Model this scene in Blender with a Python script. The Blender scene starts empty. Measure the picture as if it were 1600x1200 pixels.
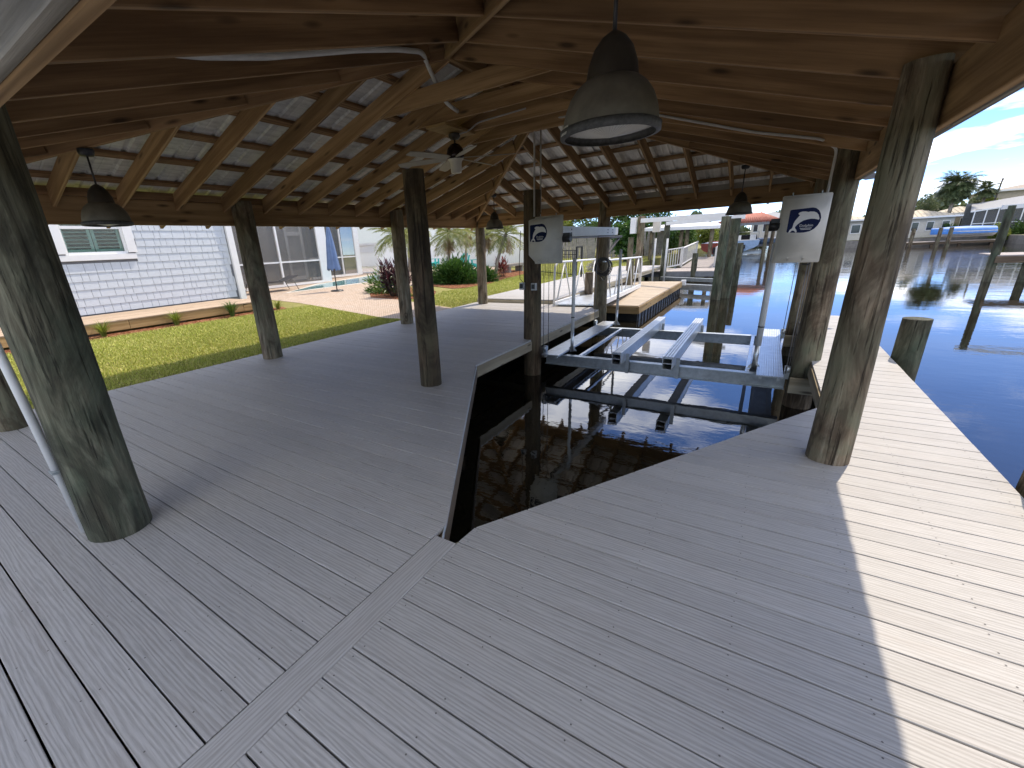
import bpy, bmesh, math, random
import numpy as np
from mathutils import Vector, Matrix
R = math.radians
random.seed(7)
rng = np.random.default_rng(7)
SC = bpy.context.scene
COL = SC.collection

# ------------------------------------------------------------------ camera
cam = bpy.data.cameras.new("camera")
cam.sensor_fit = 'HORIZONTAL'; cam.sensor_width = 36.0
cam.lens = 662.98 / 1600 * 36
cam.shift_x = (800 - 733.69) / 1600
cam.shift_y = (621.79 - 600) / 1600
cam.clip_start = 0.02; cam.clip_end = 4000
co = bpy.data.objects.new("camera", cam); COL.objects.link(co)
ya, pi_, ro = .6038, .3407, .0543
fw = Vector((-math.sin(ya) * math.cos(pi_), math.cos(ya) * math.cos(pi_), -math.sin(pi_)))
rt = Vector((math.cos(ya), math.sin(ya), 0)); dn = fw.cross(rt)
r2 = math.cos(ro) * rt + math.sin(ro) * dn; d2 = -math.sin(ro) * rt + math.cos(ro) * dn
mw = Matrix((r2, -d2, -fw)).transposed().to_4x4(); mw.translation = (0, 0, 1.5)
co.matrix_world = mw
SC.camera = co

# ------------------------------------------------------------------ world, sun, exposure
SUN_AZ = R(15.0); SUN_EL = R(56.0)
W = bpy.data.worlds.new("World"); SC.world = W; W.use_nodes = True
wt = W.node_tree; wt.nodes.clear()
def wn(t, **k):
    n = wt.nodes.new(t)
    for a, b in k.items(): setattr(n, a, b)
    return n
sky = wn('ShaderNodeTexSky', sky_type='NISHITA', sun_disc=False, sun_elevation=SUN_EL, sun_rotation=SUN_AZ,
         altitude=0.0, air_density=0.4, dust_density=0.0, ozone_density=1.0)
tc = wn('ShaderNodeTexCoord'); sep = wn('ShaderNodeSeparateXYZ'); wt.links.new(tc.outputs['Generated'], sep.inputs[0])
def wm(op, a, b=None, clamp=False):
    n = wn('ShaderNodeMath', operation=op, use_clamp=clamp)
    for i, s in enumerate((a, b)):
        if s is None: continue
        if isinstance(s, (int, float)): n.inputs[i].default_value = s
        else: wt.links.new(s, n.inputs[i])
    return n.outputs[0]
zz = wm('ADD', wm('MAXIMUM', sep.outputs[2], 0.0), 0.09)
cx_ = wm('DIVIDE', sep.outputs[0], zz); cy_ = wm('DIVIDE', sep.outputs[1], zz)
comb = wn('ShaderNodeCombineXYZ'); wt.links.new(cx_, comb.inputs[0]); wt.links.new(cy_, comb.inputs[1])
def wnoise(scale, detail, off):
    mp = wn('ShaderNodeMapping'); mp.inputs['Location'].default_value = off
    wt.links.new(comb.outputs[0], mp.inputs[0])
    n = wn('ShaderNodeTexNoise'); n.inputs['Scale'].default_value = scale; n.inputs['Detail'].default_value = detail
    n.inputs['Roughness'].default_value = .55
    wt.links.new(mp.outputs[0], n.inputs['Vector']); return n.outputs[0]
n1 = wnoise(1.05, 7, (36.28, 20.04, 0)); n2 = wnoise(.32, 2, (19.78, 30.8, 0))
cov = wm('ADD', n1, wm('MULTIPLY', wm('SUBTRACT', n2, .5), .55))
mask = wm('MULTIPLY', wm('SUBTRACT', cov, .475), 6.0, True)
mask = wm('MULTIPLY', mask, wm('MULTIPLY', sep.outputs[2], 14.0, True))
haz = wm('POWER', wm('SUBTRACT', 1.0, wm('MAXIMUM', sep.outputs[2], 0.0), True), 9.0)
wisp = wm('MULTIPLY', wm('SUBTRACT', wnoise(.5, 5, (1.0, 7.7, 0)), .54), .8, True)
mix = wn('ShaderNodeMix', data_type='RGBA'); wt.links.new(mask, mix.inputs['Factor'])
mix0 = wn('ShaderNodeMix', data_type='RGBA'); wt.links.new(wisp, mix0.inputs['Factor'])
hs_ = wn('ShaderNodeHueSaturation'); hs_.inputs['Saturation'].default_value = 1.15; hs_.inputs['Hue'].default_value = .508; hs_.inputs['Value'].default_value = .95; wt.links.new(sky.outputs[0], hs_.inputs['Color'])
wt.links.new(hs_.outputs[0], mix0.inputs[6]); mix0.inputs[7].default_value = (4.2, 4.6, 5.2, 1)
wt.links.new(mix0.outputs[2], mix.inputs[6]); mix.inputs[7].default_value = (8.0, 8.0, 8.1, 1)
bg = wn('ShaderNodeBackground'); bg.inputs[1].default_value = 0.15
wt.links.new(mix.outputs[2], bg.inputs[0])
wo = wn('ShaderNodeOutputWorld'); wt.links.new(bg.outputs[0], wo.inputs[0])

sl = bpy.data.lights.new("sun", 'SUN'); sl.energy = 2.0; sl.angle = R(0.53); sl.color = (1.0, .88, .72)
so = bpy.data.objects.new("sun", sl); COL.objects.link(so)
sd = Vector((math.sin(SUN_AZ) * math.cos(SUN_EL), math.cos(SUN_AZ) * math.cos(SUN_EL), math.sin(SUN_EL)))
so.rotation_euler = sd.to_track_quat('Z', 'Y').to_euler()
so.location = (0, 0, 30)
SC.view_settings.view_transform = 'Standard'; SC.view_settings.look = 'None'
SC.view_settings.exposure = 1.27; SC.view_settings.gamma = 1.0
SC.render.engine = 'CYCLES'
SC.cycles.max_bounces = 8; SC.cycles.diffuse_bounces = 5; SC.cycles.glossy_bounces = 5
SC.cycles.transparent_max_bounces = 12; SC.cycles.caustics_reflective = False; SC.cycles.caustics_refractive = False

# ------------------------------------------------------------------ object helpers
def tag(o, label=None, cat=None, group=None, kind=None):
    if label: o["label"] = label
    if cat: o["category"] = cat
    if group: o["group"] = group
    if kind: o["kind"] = kind
    return o
def empty(name, loc=(0, 0, 0), label=None, cat=None, group=None, kind=None, rz=0):
    o = bpy.data.objects.new(name, None); COL.objects.link(o); o.location = loc; o.rotation_euler[2] = rz
    o.empty_display_size = .1
    return tag(o, label, cat, group, kind)
def link(name, me, mat=None, parent=None, mtx=None):
    o = bpy.data.objects.new(name, me); COL.objects.link(o)
    if mat is not None and len(me.materials) == 0: me.materials.append(mat)
    if parent is not None:
        o.parent = parent
    if mtx is not None:
        if parent is not None:
            o.matrix_parent_inverse = PINV(parent)
        o.matrix_local = mtx if parent is None else mtx
    return o
def PINV(p): return Matrix.Identity(4)
def axes(p0, p1, up=(0, 0, 1)):
    """matrix at midpoint with local x along p0->p1, local z as near to up as possible"""
    a = Vector(p0); b = Vector(p1); x = (b - a).normalized(); u = Vector(up)
    y = u.cross(x)
    if y.length < 1e-5: y = Vector((0, 1, 0)).cross(x)
    y.normalize(); z = x.cross(y)
    m = Matrix((x, y, z)).transposed().to_4x4(); m.translation = (a + b) / 2
    return m, (b - a).length
_bc = {}
def boxmesh(l, w, h, ch=0.003):
    k = (round(l, 3), round(w, 3), round(h, 3), ch)
    if k in _bc: return _bc[k].copy()
    c = min(ch, w * .3, h * .3)
    sec = [(-w/2 + c, -h/2), (w/2 - c, -h/2), (w/2, -h/2 + c), (w/2, h/2 - c), (w/2 - c, h/2), (-w/2 + c, h/2), (-w/2, h/2 - c), (-w/2, -h/2 + c)] if c > 0 else \
          [(-w/2, -h/2), (w/2, -h/2), (w/2, h/2), (-w/2, h/2)]
    n = len(sec)
    v = [(-l/2, y, z) for y, z in sec] + [(l/2, y, z) for y, z in sec]
    f = [(i, n + i, n + (i + 1) % n, (i + 1) % n)[::-1] for i in range(n)] + [tuple(range(n))[::-1], tuple(range(n, 2 * n))]
    me = bpy.data.meshes.new("box"); me.from_pydata(v, [], f); fixn(me)
    _bc[k] = me
    return me
def fixn(me):
    bm = bmesh.new(); bm.from_mesh(me); bmesh.ops.recalc_face_normals(bm, faces=bm.faces); bm.to_mesh(me); bm.free()
def setm(me, mat):
    if mat is None: return me
    if len(me.materials) == 0: me.materials.append(mat); return me
    if me.materials[0] == mat: return me
    me = me.copy(); me.materials.clear(); me.materials.append(mat); return me
_mc = {}
def plank(name, p0, p1, w, h, mat, parent=None, up=(0, 0, 1), ch=0.003):
    """a sawn member from p0 to p1, w across, h along up; length is local x"""
    m, l = axes(p0, p1, up)
    k = (round(l, 3), round(w, 3), round(h, 3), ch, mat.name)
    if k not in _mc:
        _mc[k] = setm(boxmesh(l, w, h, ch).copy() if False else boxmesh(l, w, h, ch), mat)
    o = bpy.data.objects.new(name, _mc[k]); COL.objects.link(o)
    if parent is not None:
        o.parent = parent; o.matrix_local = parent_inv(parent) @ m
    else: o.matrix_local = m
    return o
def parent_inv(p):
    m = p.matrix_basis.copy()
    q = p.parent
    while q is not None:
        m = q.matrix_basis @ m; q = q.parent
    return m.inverted()
def box(name, c, s, mat, parent=None, ch=0.003):
    return plank(name, (c[0] - s[0]/2, c[1], c[2]), (c[0] + s[0]/2, c[1], c[2]), s[1], s[2], mat, parent, ch=ch)
class MB:
    def __init__(s): s.v = []; s.f = []; s.sm = []
    def add(s, vs, fs, smooth=False):
        b = len(s.v); s.v += [tuple(x) for x in vs]; s.f += [tuple(b + i for i in f) for f in fs]; s.sm += [smooth] * len(fs); return s
    def box(s, c, d):
        x, y, z = c; a, b, e = d[0]/2, d[1]/2, d[2]/2
        vs = [(x + i*a, y + j*b, z + k*e) for k in (-1, 1) for j in (-1, 1) for i in (-1, 1)]
        return s.add(vs, [(0, 2, 3, 1), (4, 5, 7, 6), (0, 1, 5, 4), (2, 6, 7, 3), (0, 4, 6, 2), (1, 3, 7, 5)])
    def bar(s, p0, p1, w, h, up=(0, 0, 1)):
        m, l = axes(p0, p1, up)
        vs = [m @ Vector((i*l/2, j*w/2, k*h/2)) for k in (-1, 1) for j in (-1, 1) for i in (-1, 1)]
        return s.add(vs, [(0, 2, 3, 1), (4, 5, 7, 6), (0, 1, 5, 4), (2, 6, 7, 3), (0, 4, 6, 2), (1, 3, 7, 5)])
    def tube(s, pts, r, n=8, cap=True):
        pts = [Vector(p) for p in pts]; rr = r if isinstance(r, (list, tuple)) else [r] * len(pts)
        rings = []; prev = None
        for i, p in enumerate(pts):
            t = (pts[min(i + 1, len(pts) - 1)] - pts[max(i - 1, 0)]).normalized()
            u = prev if prev is not None else (Vector((0, 0, 1)) if abs(t.z) < .9 else Vector((1, 0, 0)))
            a = (u - t * u.dot(t))
            if a.length < 1e-5: a = t.orthogonal()
            a.normalize(); b = t.cross(a); prev = a
            rings.append([p + rr[i] * (math.cos(2*math.pi*k/n) * a + math.sin(2*math.pi*k/n) * b) for k in range(n)])
        b0 = len(s.v); vs = [q for g in rings for q in g]
        fs = [(i*n + k, i*n + (k+1) % n, (i+1)*n + (k+1) % n, (i+1)*n + k) for i in range(len(pts) - 1) for k in range(n)]
        s.add(vs, fs, True)
        if cap:
            s.f += [tuple(b0 + k for k in range(n))[::-1], tuple(b0 + (len(pts)-1)*n + k for k in range(n))]; s.sm += [False, False]
        return s
    def lathe(s, prof, c=(0, 0, 0), n=32):
        vs = [(c[0] + r*math.cos(2*math.pi*k/n), c[1] + r*math.sin(2*math.pi*k/n), c[2] + z) for r, z in prof for k in range(n)]
        fs = [(i*n + k, i*n + (k+1) % n, (i+1)*n + (k+1) % n, (i+1)*n + k) for i in range(len(prof) - 1) for k in range(n)]
        return s.add(vs, fs, True)
    def prism(s, poly, z0, z1):
        n = len(poly); vs = [(x, y, z0) for x, y in poly] + [(x, y, z1) for x, y in poly]
        return s.add(vs, [tuple(range(n))[::-1], tuple(range(n, 2*n))] + [(i, (i+1) % n, n + (i+1) % n, n + i) for i in range(n)])
    def quad(s, a, b, c, d): return s.add([a, b, c, d], [(0, 1, 2, 3)])
    def mesh(s, name, mat, fix=True):
        me = bpy.data.meshes.new(name); me.from_pydata(s.v, [], s.f)
        me.polygons.foreach_set('use_smooth', s.sm); me.update()
        if fix: fixn(me)
        if mat: me.materials.append(mat)
        return me
    def build(s, name, mat, parent=None, fix=True, world=True):
        o = bpy.data.objects.new(name, s.mesh(name, mat, fix)); COL.objects.link(o)
        if parent is not None:
            o.parent = parent
            if world: o.matrix_local = parent_inv(parent)
        return o
def copy_tree(o, parent=None):
    c = o.copy(); COL.objects.link(c); c.parent = parent
    for ch in list(o.children): copy_tree(ch, c)
    return c

# ------------------------------------------------------------------ material helpers
class NT:
    def __init__(s, name):
        s.m = bpy.data.materials.new(name); s.m.use_nodes = True; s.t = s.m.node_tree
        s.b = s.t.nodes['Principled BSDF']; s.o = s.t.nodes['Material Output']
    def n(s, t, **k):
        x = s.t.nodes.new(t)
        for a, b in k.items(): setattr(x, a, b)
        return x
    def put(s, sock, v):
        if v is None: return
        if hasattr(v, 'links') or hasattr(v, 'is_linked'): s.t.links.new(v, sock)
        elif isinstance(v, tuple) and len(v) == 3 and sock.type == 'RGBA': sock.default_value = (*v, 1)
        else: sock.default_value = v
    def coord(s, kind='Object', scale=(1, 1, 1), loc=None, rnd=0.0, rot=None):
        tcn = s.n('ShaderNodeTexCoord'); v = tcn.outputs[kind]
        if rnd:
            oi = s.n('ShaderNodeObjectInfo'); a = s.n('ShaderNodeVectorMath', operation='SCALE')
            cb = s.n('ShaderNodeCombineXYZ')
            for i in range(3): s.t.links.new(oi.outputs['Random'], cb.inputs[i])
            s.t.links.new(cb.outputs[0], a.inputs[0]); a.inputs['Scale'].default_value = rnd
            ad = s.n('ShaderNodeVectorMath', operation='ADD'); s.t.links.new(v, ad.inputs[0]); s.t.links.new(a.outputs[0], ad.inputs[1]); v = ad.outputs[0]
        mp = s.n('ShaderNodeMapping'); mp.inputs['Scale'].default_value = scale
        if loc: mp.inputs['Location'].default_value = loc
        if rot: mp.inputs['Rotation'].default_value = rot
        s.t.links.new(v, mp.inputs[0]); return mp.outputs[0]
    def noise(s, vec, scale=5, detail=4, rough=.55, dist=0.0, color=False):
        x = s.n('ShaderNodeTexNoise'); s.t.links.new(vec, x.inputs['Vector'])
        x.inputs['Scale'].default_value = scale; x.inputs['Detail'].default_value = detail; x.inputs['Roughness'].default_value = rough; x.inputs['Distortion'].default_value = dist
        return x.outputs[1 if color else 0]
    def vor(s, vec, scale=5, feature='F1', out='Distance', rand=1.0):
        x = s.n('ShaderNodeTexVoronoi', feature=feature); s.t.links.new(vec, x.inputs['Vector']); x.inputs['Scale'].default_value = scale
        x.inputs['Randomness'].default_value = rand
        return x.outputs[out]
    def wave(s, vec, scale=5, dist=2.0, detail=2, dscale=1.0, bands='X'):
        x = s.n('ShaderNodeTexWave', wave_type='BANDS', bands_direction=bands); s.t.links.new(vec, x.inputs['Vector'])
        x.inputs['Scale'].default_value = scale; x.inputs['Distortion'].default_value = dist; x.inputs['Detail'].default_value = detail; x.inputs['Detail Scale'].default_value = dscale
        return x.outputs[1]
    def ramp(s, fac, stops, interp='LINEAR'):
        x = s.n('ShaderNodeValToRGB'); x.color_ramp.interpolation = interp
        e = x.color_ramp.elements
        while len(e) < len(stops): e.new(.5)
        for i, (p, c) in enumerate(stops): e[i].position = p; e[i].color = (*c, 1) if len(c) == 3 else c
        s.t.links.new(fac, x.inputs[0]); return x.outputs[0]
    def g(s, fac, a, b):  # grey remap
        x = s.n('ShaderNodeMapRange'); s.put(x.inputs[0], fac); x.inputs[1].default_value = a; x.inputs[2].default_value = b; return x.outputs[0]
    def math(s, op, a, b=None, clamp=False):
        x = s.n('ShaderNodeMath', operation=op, use_clamp=clamp); s.put(x.inputs[0], a)
        if b is not None: s.put(x.inputs[1], b)
        return x.outputs[0]
    def mix(s, fac, a, b, blend='MIX'):
        x = s.n('ShaderNodeMix', data_type='RGBA', blend_type=blend); s.put(x.inputs[0], fac); s.put(x.inputs[6], a); s.put(x.inputs[7], b); return x.outputs[2]
    def rand(s): return s.n('ShaderNodeObjectInfo').outputs['Random']
    def hsv(s, col, h=.5, sa=1.0, v=1.0):
        x = s.n('ShaderNodeHueSaturation'); s.put(x.inputs['Hue'], h); s.put(x.inputs['Saturation'], sa); s.put(x.inputs['Value'], v); s.put(x.inputs['Color'], col); return x.outputs[0]
    def bump(s, h, strength=.3, dist=.01, prev=None):
        x = s.n('ShaderNodeBump'); s.put(x.inputs['Strength'], strength); x.inputs['Distance'].default_value = dist; s.put(x.inputs['Height'], h)
        if prev is not None: s.t.links.new(prev, x.inputs['Normal'])
        return x.outputs[0]
    def done(s, col=None, rough=.6, metal=0.0, normal=None, spec=None, **kw):
        s.put(s.b.inputs['Base Color'], col); s.put(s.b.inputs['Roughness'], rough); s.put(s.b.inputs['Metallic'], metal)
        if normal is not None: s.t.links.new(normal, s.b.inputs['Normal'])
        if spec is not None: s.put(s.b.inputs['Specular IOR Level'], spec)
        for k, v in kw.items(): s.put(s.b.inputs[k.replace('_', ' ')], v)
        return s.m

def wood(name, c1, c2, knots=True, rough=.75, var=.25, dark=(.03, .018, .01), weather=None, bumpd=.0025, scale=1.0):
    s = NT(name)
    v = s.coord('Object', (1, 1, 1), rnd=37.0)
    lo = s.coord('Object', (1.1 * scale, 9 * scale, 9 * scale), rnd=37.0)
    warp = s.noise(lo, 1.0, 3, .5)
    rings = s.wave(s.coord('Object', (.30 * scale, 6 * scale, 6 * scale), rnd=37.0), 1.7, 9.0, 4, .7, 'Y')
    fib = s.noise(s.coord('Object', (3.5 * scale, 130 * scale, 130 * scale), rnd=37.0), 1.0, 4, .6)
    f = s.math('ADD', s.math('MULTIPLY', rings, .4), s.math('MULTIPLY', fib, .6))
    col = s.ramp(f, [(.25, c1), (.72, c2)])
    col = s.mix(s.math('MULTIPLY', s.g(warp, .45, .72), .55, True), col, tuple(x * .62 for x in c1))
    if knots:
        kv = s.vor(s.coord('Object', (1.9 * scale, 8 * scale, 8 * scale), rnd=53.0), 1.0)
        km = s.ramp(kv, [(.07, (1, 1, 1)), (.19, (0, 0, 0))])
        col = s.mix(s.math('MULTIPLY', km, .8), col, dark)
    if weather is not None:
        w = s.noise(s.coord('Object', (1.2, 6, 6), rnd=11.0), 2.0, 4)
        col = s.mix(s.g(w, .42, .62), col, weather)
    r = s.rand()
    col = s.hsv(col, s.g(r, -20, 21) if False else .5, 1.0, s.math('ADD', 1 - var / 2, s.math('MULTIPLY', r, var)))
    nb = s.bump(f, .5, bumpd)
    return s.done(col, rough, normal=nb, spec=.3)
def plain(name, col, rough=.5, metal=0.0, nz=.12, nscale=6.0, bump=0.0, spec=None, bscale=60.0, **kw):
    s = NT(name)
    v = s.coord('Object', rnd=13.0)
    n = s.noise(v, nscale, 5, .6)
    c = s.mix(s.g(n, .3, .7), tuple(x * (1 - nz) for x in col), tuple(min(1, x * (1 + nz)) for x in col))
    nb = s.bump(s.noise(v, bscale, 3), bump, .003) if bump else None
    return s.done(c, rough, metal, normal=nb, spec=spec, **kw)
# ------------------------------------------------------------------ materials of the boathouse
def m_deck():
    s = NT("composite_decking")
    fine = s.noise(s.coord('Object', (11, 150, 60), rnd=41.0), 1.0, 5, .65, .7)
    cath = s.wave(s.coord('Object', (.55, 7.5, 1), rnd=41.0), 2.6, 9.0, 3, 1.3, 'Y')
    blot = s.noise(s.coord('Object', (1.6, 7, 1), rnd=17.0), 1.2, 4, .6)
    f = s.math('ADD', s.math('MULTIPLY', fine, .68), s.math('MULTIPLY', cath, .32))
    col = s.ramp(f, [(.25, (.345, .33, .305)), (.52, (.445, .43, .405)), (.78, (.53, .515, .49))])
    col = s.mix(s.math('MULTIPLY', s.g(blot, .5, .75), .22), col, (.40, .345, .305))
    dirt = s.noise(s.coord('Generated', (1, 1, 1), rnd=9.0), 3.0, 5, .65)
    col = s.hsv(col, .5, 1.0, s.math('ADD', .95, s.math('MULTIPLY', s.rand(), .1)))
    gr = s.coord('Object', (1, 1, 1))
    nb = s.bump(f, .55, .0025)
    ro = s.math('ADD', .46, s.math('MULTIPLY', fine, .22))
    return s.done(col, ro, normal=nb, spec=.35)
M_DECK = m_deck()
def m_pile(name, c1, c2, c3, green):
    s = NT(name)
    v = s.coord('Object', (1, 1, 1), rnd=29.0)
    st = s.noise(s.coord('Object', (15, 15, 1.5), rnd=29.0), 1.0, 8, .68, .8)
    crack = s.noise(s.coord('Object', (38, 38, 1.5), rnd=29.0), 1.0, 5, .7)
    bl = s.noise(s.coord('Object', (1.7, 1.7, .8), rnd=19.0), 1.6, 4, .6, .8)
    col = s.ramp(st, [(.33, c1), (.49, c2), (.66, c3)])
    col = s.mix(s.g(bl, .40, .66), col, green)
    kn = s.vor(s.coord('Object', (3.2, 3.2, 1.5), rnd=31.0), 1.0)
    ring = s.math('SINE', s.math('MULTIPLY', kn, 60.0))
    km = s.ramp(kn, [(.06, (1, 1, 1)), (.22, (0, 0, 0))])
    col = s.mix(s.math('MULTIPLY', km, s.g(ring, -1.6, 1.3)), col, tuple(x * .35 for x in c1))
    lines = s.ramp(crack, [(.33, (1, 1, 1)), (.43, (0, 0, 0))])
    col = s.mix(s.math('MULTIPLY', lines, .85), col, tuple(x * .25 for x in c1))
    big = s.noise(s.coord('Object', (2.6, 2.6, .9), rnd=7.0), 1.3, 5, .65, 1.2)
    col = s.mix(s.math('MULTIPLY', s.g(big, .46, .60), .7), col, tuple(x * .55 for x in c1))
    h = s.math('SUBTRACT', st, s.math('MULTIPLY', lines, .6))
    nb = s.bump(h, .9, .016); nb = s.bump(crack, .4, .004, nb)
    return s.done(col, .82, normal=nb, spec=.25)
M_PILE = m_pile("pile_wood", (.085, .058, .036), (.21, .155, .10), (.37, .305, .215), (.165, .165, .105))
M_PILEG = m_pile("pile_wood_green", (.045, .042, .028), (.115, .105, .07), (.22, .21, .145), (.085, .105, .068))
M_PILED = m_pile("pile_wood_brown", (.045, .030, .018), (.12, .08, .048), (.23, .165, .10), (.10, .085, .05))
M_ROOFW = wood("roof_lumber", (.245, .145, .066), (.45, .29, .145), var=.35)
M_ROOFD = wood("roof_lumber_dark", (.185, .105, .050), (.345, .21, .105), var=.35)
M_BEAMG = wood("weathered_beam", (.15, .135, .11), (.36, .335, .29), knots=False, var=.1, bumpd=.008)
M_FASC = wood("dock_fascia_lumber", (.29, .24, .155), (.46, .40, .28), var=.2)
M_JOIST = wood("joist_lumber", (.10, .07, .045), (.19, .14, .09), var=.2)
def m_metal_roof():
    s = NT("galvalume_underside")
    v = s.coord('Object', (1, 1, 1), rnd=23.0)
    st = s.noise(s.coord('Object', (26, 1.1, 1), rnd=23.0), 1.0, 5, .6)
    bl = s.noise(v, 9.0, 5, .65)
    col = s.ramp(s.math('ADD', s.math('MULTIPLY', st, .6), s.math('MULTIPLY', bl, .4)), [(.3, (.42, .41, .39)), (.5, (.66, .65, .62)), (.72, (.86, .85, .82))])
    nb = s.bump(s.noise(v, 7.0, 4, .55), .35, .012)
    return s.done(col, s.math('ADD', .34, s.math('MULTIPLY', bl, .25)), .15, normal=nb)
M_TIN = m_metal_roof()
def m_water():
    s = NT("canal_water")
    v = s.coord('Object', (1, 1, 1))
    big = s.noise(s.coord('Object', (.55, 1.0, 1)), 1.3, 4, .5)
    sm = s.noise(s.coord('Object', (1.0, 1.6, 1)), 6.0, 3, .5)
    reg = s.noise(s.coord('Object', (.11, .07, 1)), 1.0, 3, .5)
    far = s.g(s.n('ShaderNodeSeparateXYZ').outputs[0], 0, 1) if False else None
    sp = s.n('ShaderNodeSeparateXYZ'); s.t.links.new(v, sp.inputs[0])
    calm = s.g(sp.outputs[1], 10.0, 34.0)
    out = s.g(sp.outputs[0], 0.6, 5.0)
    amt = s.math('MULTIPLY', s.math('ADD', .05, s.math('ADD', s.math('MULTIPLY', calm, .20), s.math('MULTIPLY', out, .02))), s.g(reg, .25, .75))
    nb = s.bump(s.math('ADD', big, s.math('MULTIPLY', sm, .22)), amt, .10)
    return s.done((.012, .010, .006), .012, normal=nb, IOR=1.8, spec=.7)
M_WATER = m_water()
M_ALU = plain("mill_aluminium", (.62, .64, .64), .38, .85, .14, 9.0, .08)
M_GALV = plain("galvanised_steel", (.46, .50, .51), .42, .8, .18, 14.0, .1)
M_WPAINT = plain("white_powder_coat", (.78, .78, .76), .4, 0, .06, 4.0)
M_PVC = plain("white_pvc", (.66, .66, .64), .42, 0, .10, 5.0)
M_CONDUIT = plain("grey_pvc_conduit", (.47, .46, .44), .5, 0, .12, 5.0)
M_BLACK = plain("black_plastic", (.018, .018, .019), .45, 0, .2, 20.0)
M_CABLE = plain("steel_cable", (.22, .21, .20), .45, .6, .2, 30.0)
M_CONC = plain("seawall_concrete", (.24, .22, .19), .9, 0, .25, 3.0, .4)
M_DARKM = plain("bronze_metal", (.05, .042, .032), .55, .3, .25, 12.0, .15)

# ------------------------------------------------------------------ water, terrain
WZ = -.62
def sheet(name, x0, x1, y0, y1, z, mat, kind='structure', parent=None):
    m = MB(); m.quad((x0, y0, z), (x1, y0, z), (x1, y1, z), (x0, y1, z))
    o = m.build(name, mat, parent); tag(o, kind=kind); return o
water = sheet('water', -2500, 2500, -200, 2600, WZ, M_WATER)
bed = sheet('canal_bed', -2500, 2500, -200, 2600, -1.9, plain("silt", (.03, .024, .015), .9))

# ------------------------------------------------------------------ main deck
deck = empty('deck', (0, 0, 0), kind='structure')
PITCH = .15; BW = .1428; BT = .026
N_ = (-1.238, 1.465); LX = -3.06; LY = 4.62; RX = .63; RY = 4.66
def slipL(y): return N_[0] + (LX - N_[0]) * (y - N_[1]) / (LY - N_[1])
def slipR(y): return N_[0] + (RX - N_[0]) * (y - N_[1]) / (RY - N_[1])
DIV0, DIV1 = -1.312, -1.172
def board(y, xl0, xl1, xr0, xr1, parent, z=0.0, mat=None, name='deck_board'):
    """one board across x; ends given at its near (0) and far (1) edge"""
    xm = (xl0 + xr0) / 2; c = .0015; h = BW / 2; z += random.uniform(-.0012, .0012)
    sec = [(-h, -BT), (h, -BT), (h, -c), (h - c, 0), (-h + c, 0), (-h, -c)]
    def ends(yy): t = (yy + h) / (2 * h); return xl0 + (xl1 - xl0) * t - xm, xr0 + (xr1 - xr0) * t - xm
    v = [(ends(a)[0], a, b) for a, b in sec] + [(ends(a)[1], a, b) for a, b in sec]; n = 6
    f = [(i, (i + 1) % n, n + (i + 1) % n, n + i) for i in range(n)] + [tuple(range(n))[::-1], tuple(range(n, 2 * n))]
    me = bpy.data.meshes.new(name); me.from_pydata(v, [], f); fixn(me); me.materials.append(mat or M_DECK)
    o = bpy.data.objects.new(name, me); COL.objects.link(o); o.parent = parent; o.location = (xm, y, z)
    return o
scr = []
LEDGE = -6.80; REDGE = 1.41
def screws(xs, y, lo, hi):
    for x in xs:
        if lo + .02 < x < hi - .02:
            for dy in (-.047, .047): scr.append((x + random.uniform(-.006, .006), y + dy))
y0 = .275 - 1e-3 - .16 / .16 * 0 ;
YS0 = .258 - BW / 2 - .0033          # a seam lies at y = .258 beside the divider
ys = [YS0 + PITCH * k for k in range(-80, 69)]  # rows reaching far behind the camera are added to bounce sunlight under the roof
for y in ys:
    a, b = y - BW / 2, y + BW / 2
    # left field
    if y > 10.45: continue
    e0 = DIV0 - .004 if a < N_[1] else max(slipL(a), LX); e1 = DIV0 - .004 if b < N_[1] else max(slipL(b), LX)
    e0 = min(e0, DIV0 - .004); e1 = min(e1, DIV0 - .004)
    board(y, LEDGE, LEDGE, e0, e1, deck)
    screws([LEDGE + .08 + .405 * k for k in range(15)], y, LEDGE, min(e0, e1))
    # right field
    if y > 10.05: continue
    f0 = DIV1 + .004 if a < N_[1] else min(slipR(a), RX); f1 = DIV1 + .004 if b < N_[1] else min(slipR(b), RX)
    f0 = max(f0, DIV1 + .004); f1 = max(f1, DIV1 + .004)
    board(y + .055, f0, f1, REDGE, REDGE, deck)
    screws([REDGE - .08 - .41 * k for k in range(8)], y + .055, max(f0, f1), REDGE)
dv = plank('divider_board', ((DIV0 + DIV1) / 2, -12.2, -.0125), ((DIV0 + DIV1) / 2, N_[1] + .03, -.0125), DIV1 - DIV0, .025, M_DECK, deck)
sm = MB()
for x, y in scr:
    if -.3 < y < 4.2:
        n = 5; r = .0036
        sm.add([(x + r * math.cos(6.283 * k / n), y + r * math.sin(6.283 * k / n), .0019) for k in range(n)], [tuple(range(n))])
so_ = sm.build('deck_screws', plain("screw_heads", (.13, .12, .11), .6), deck, fix=False); tag(so_, kind='stuff')
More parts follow.
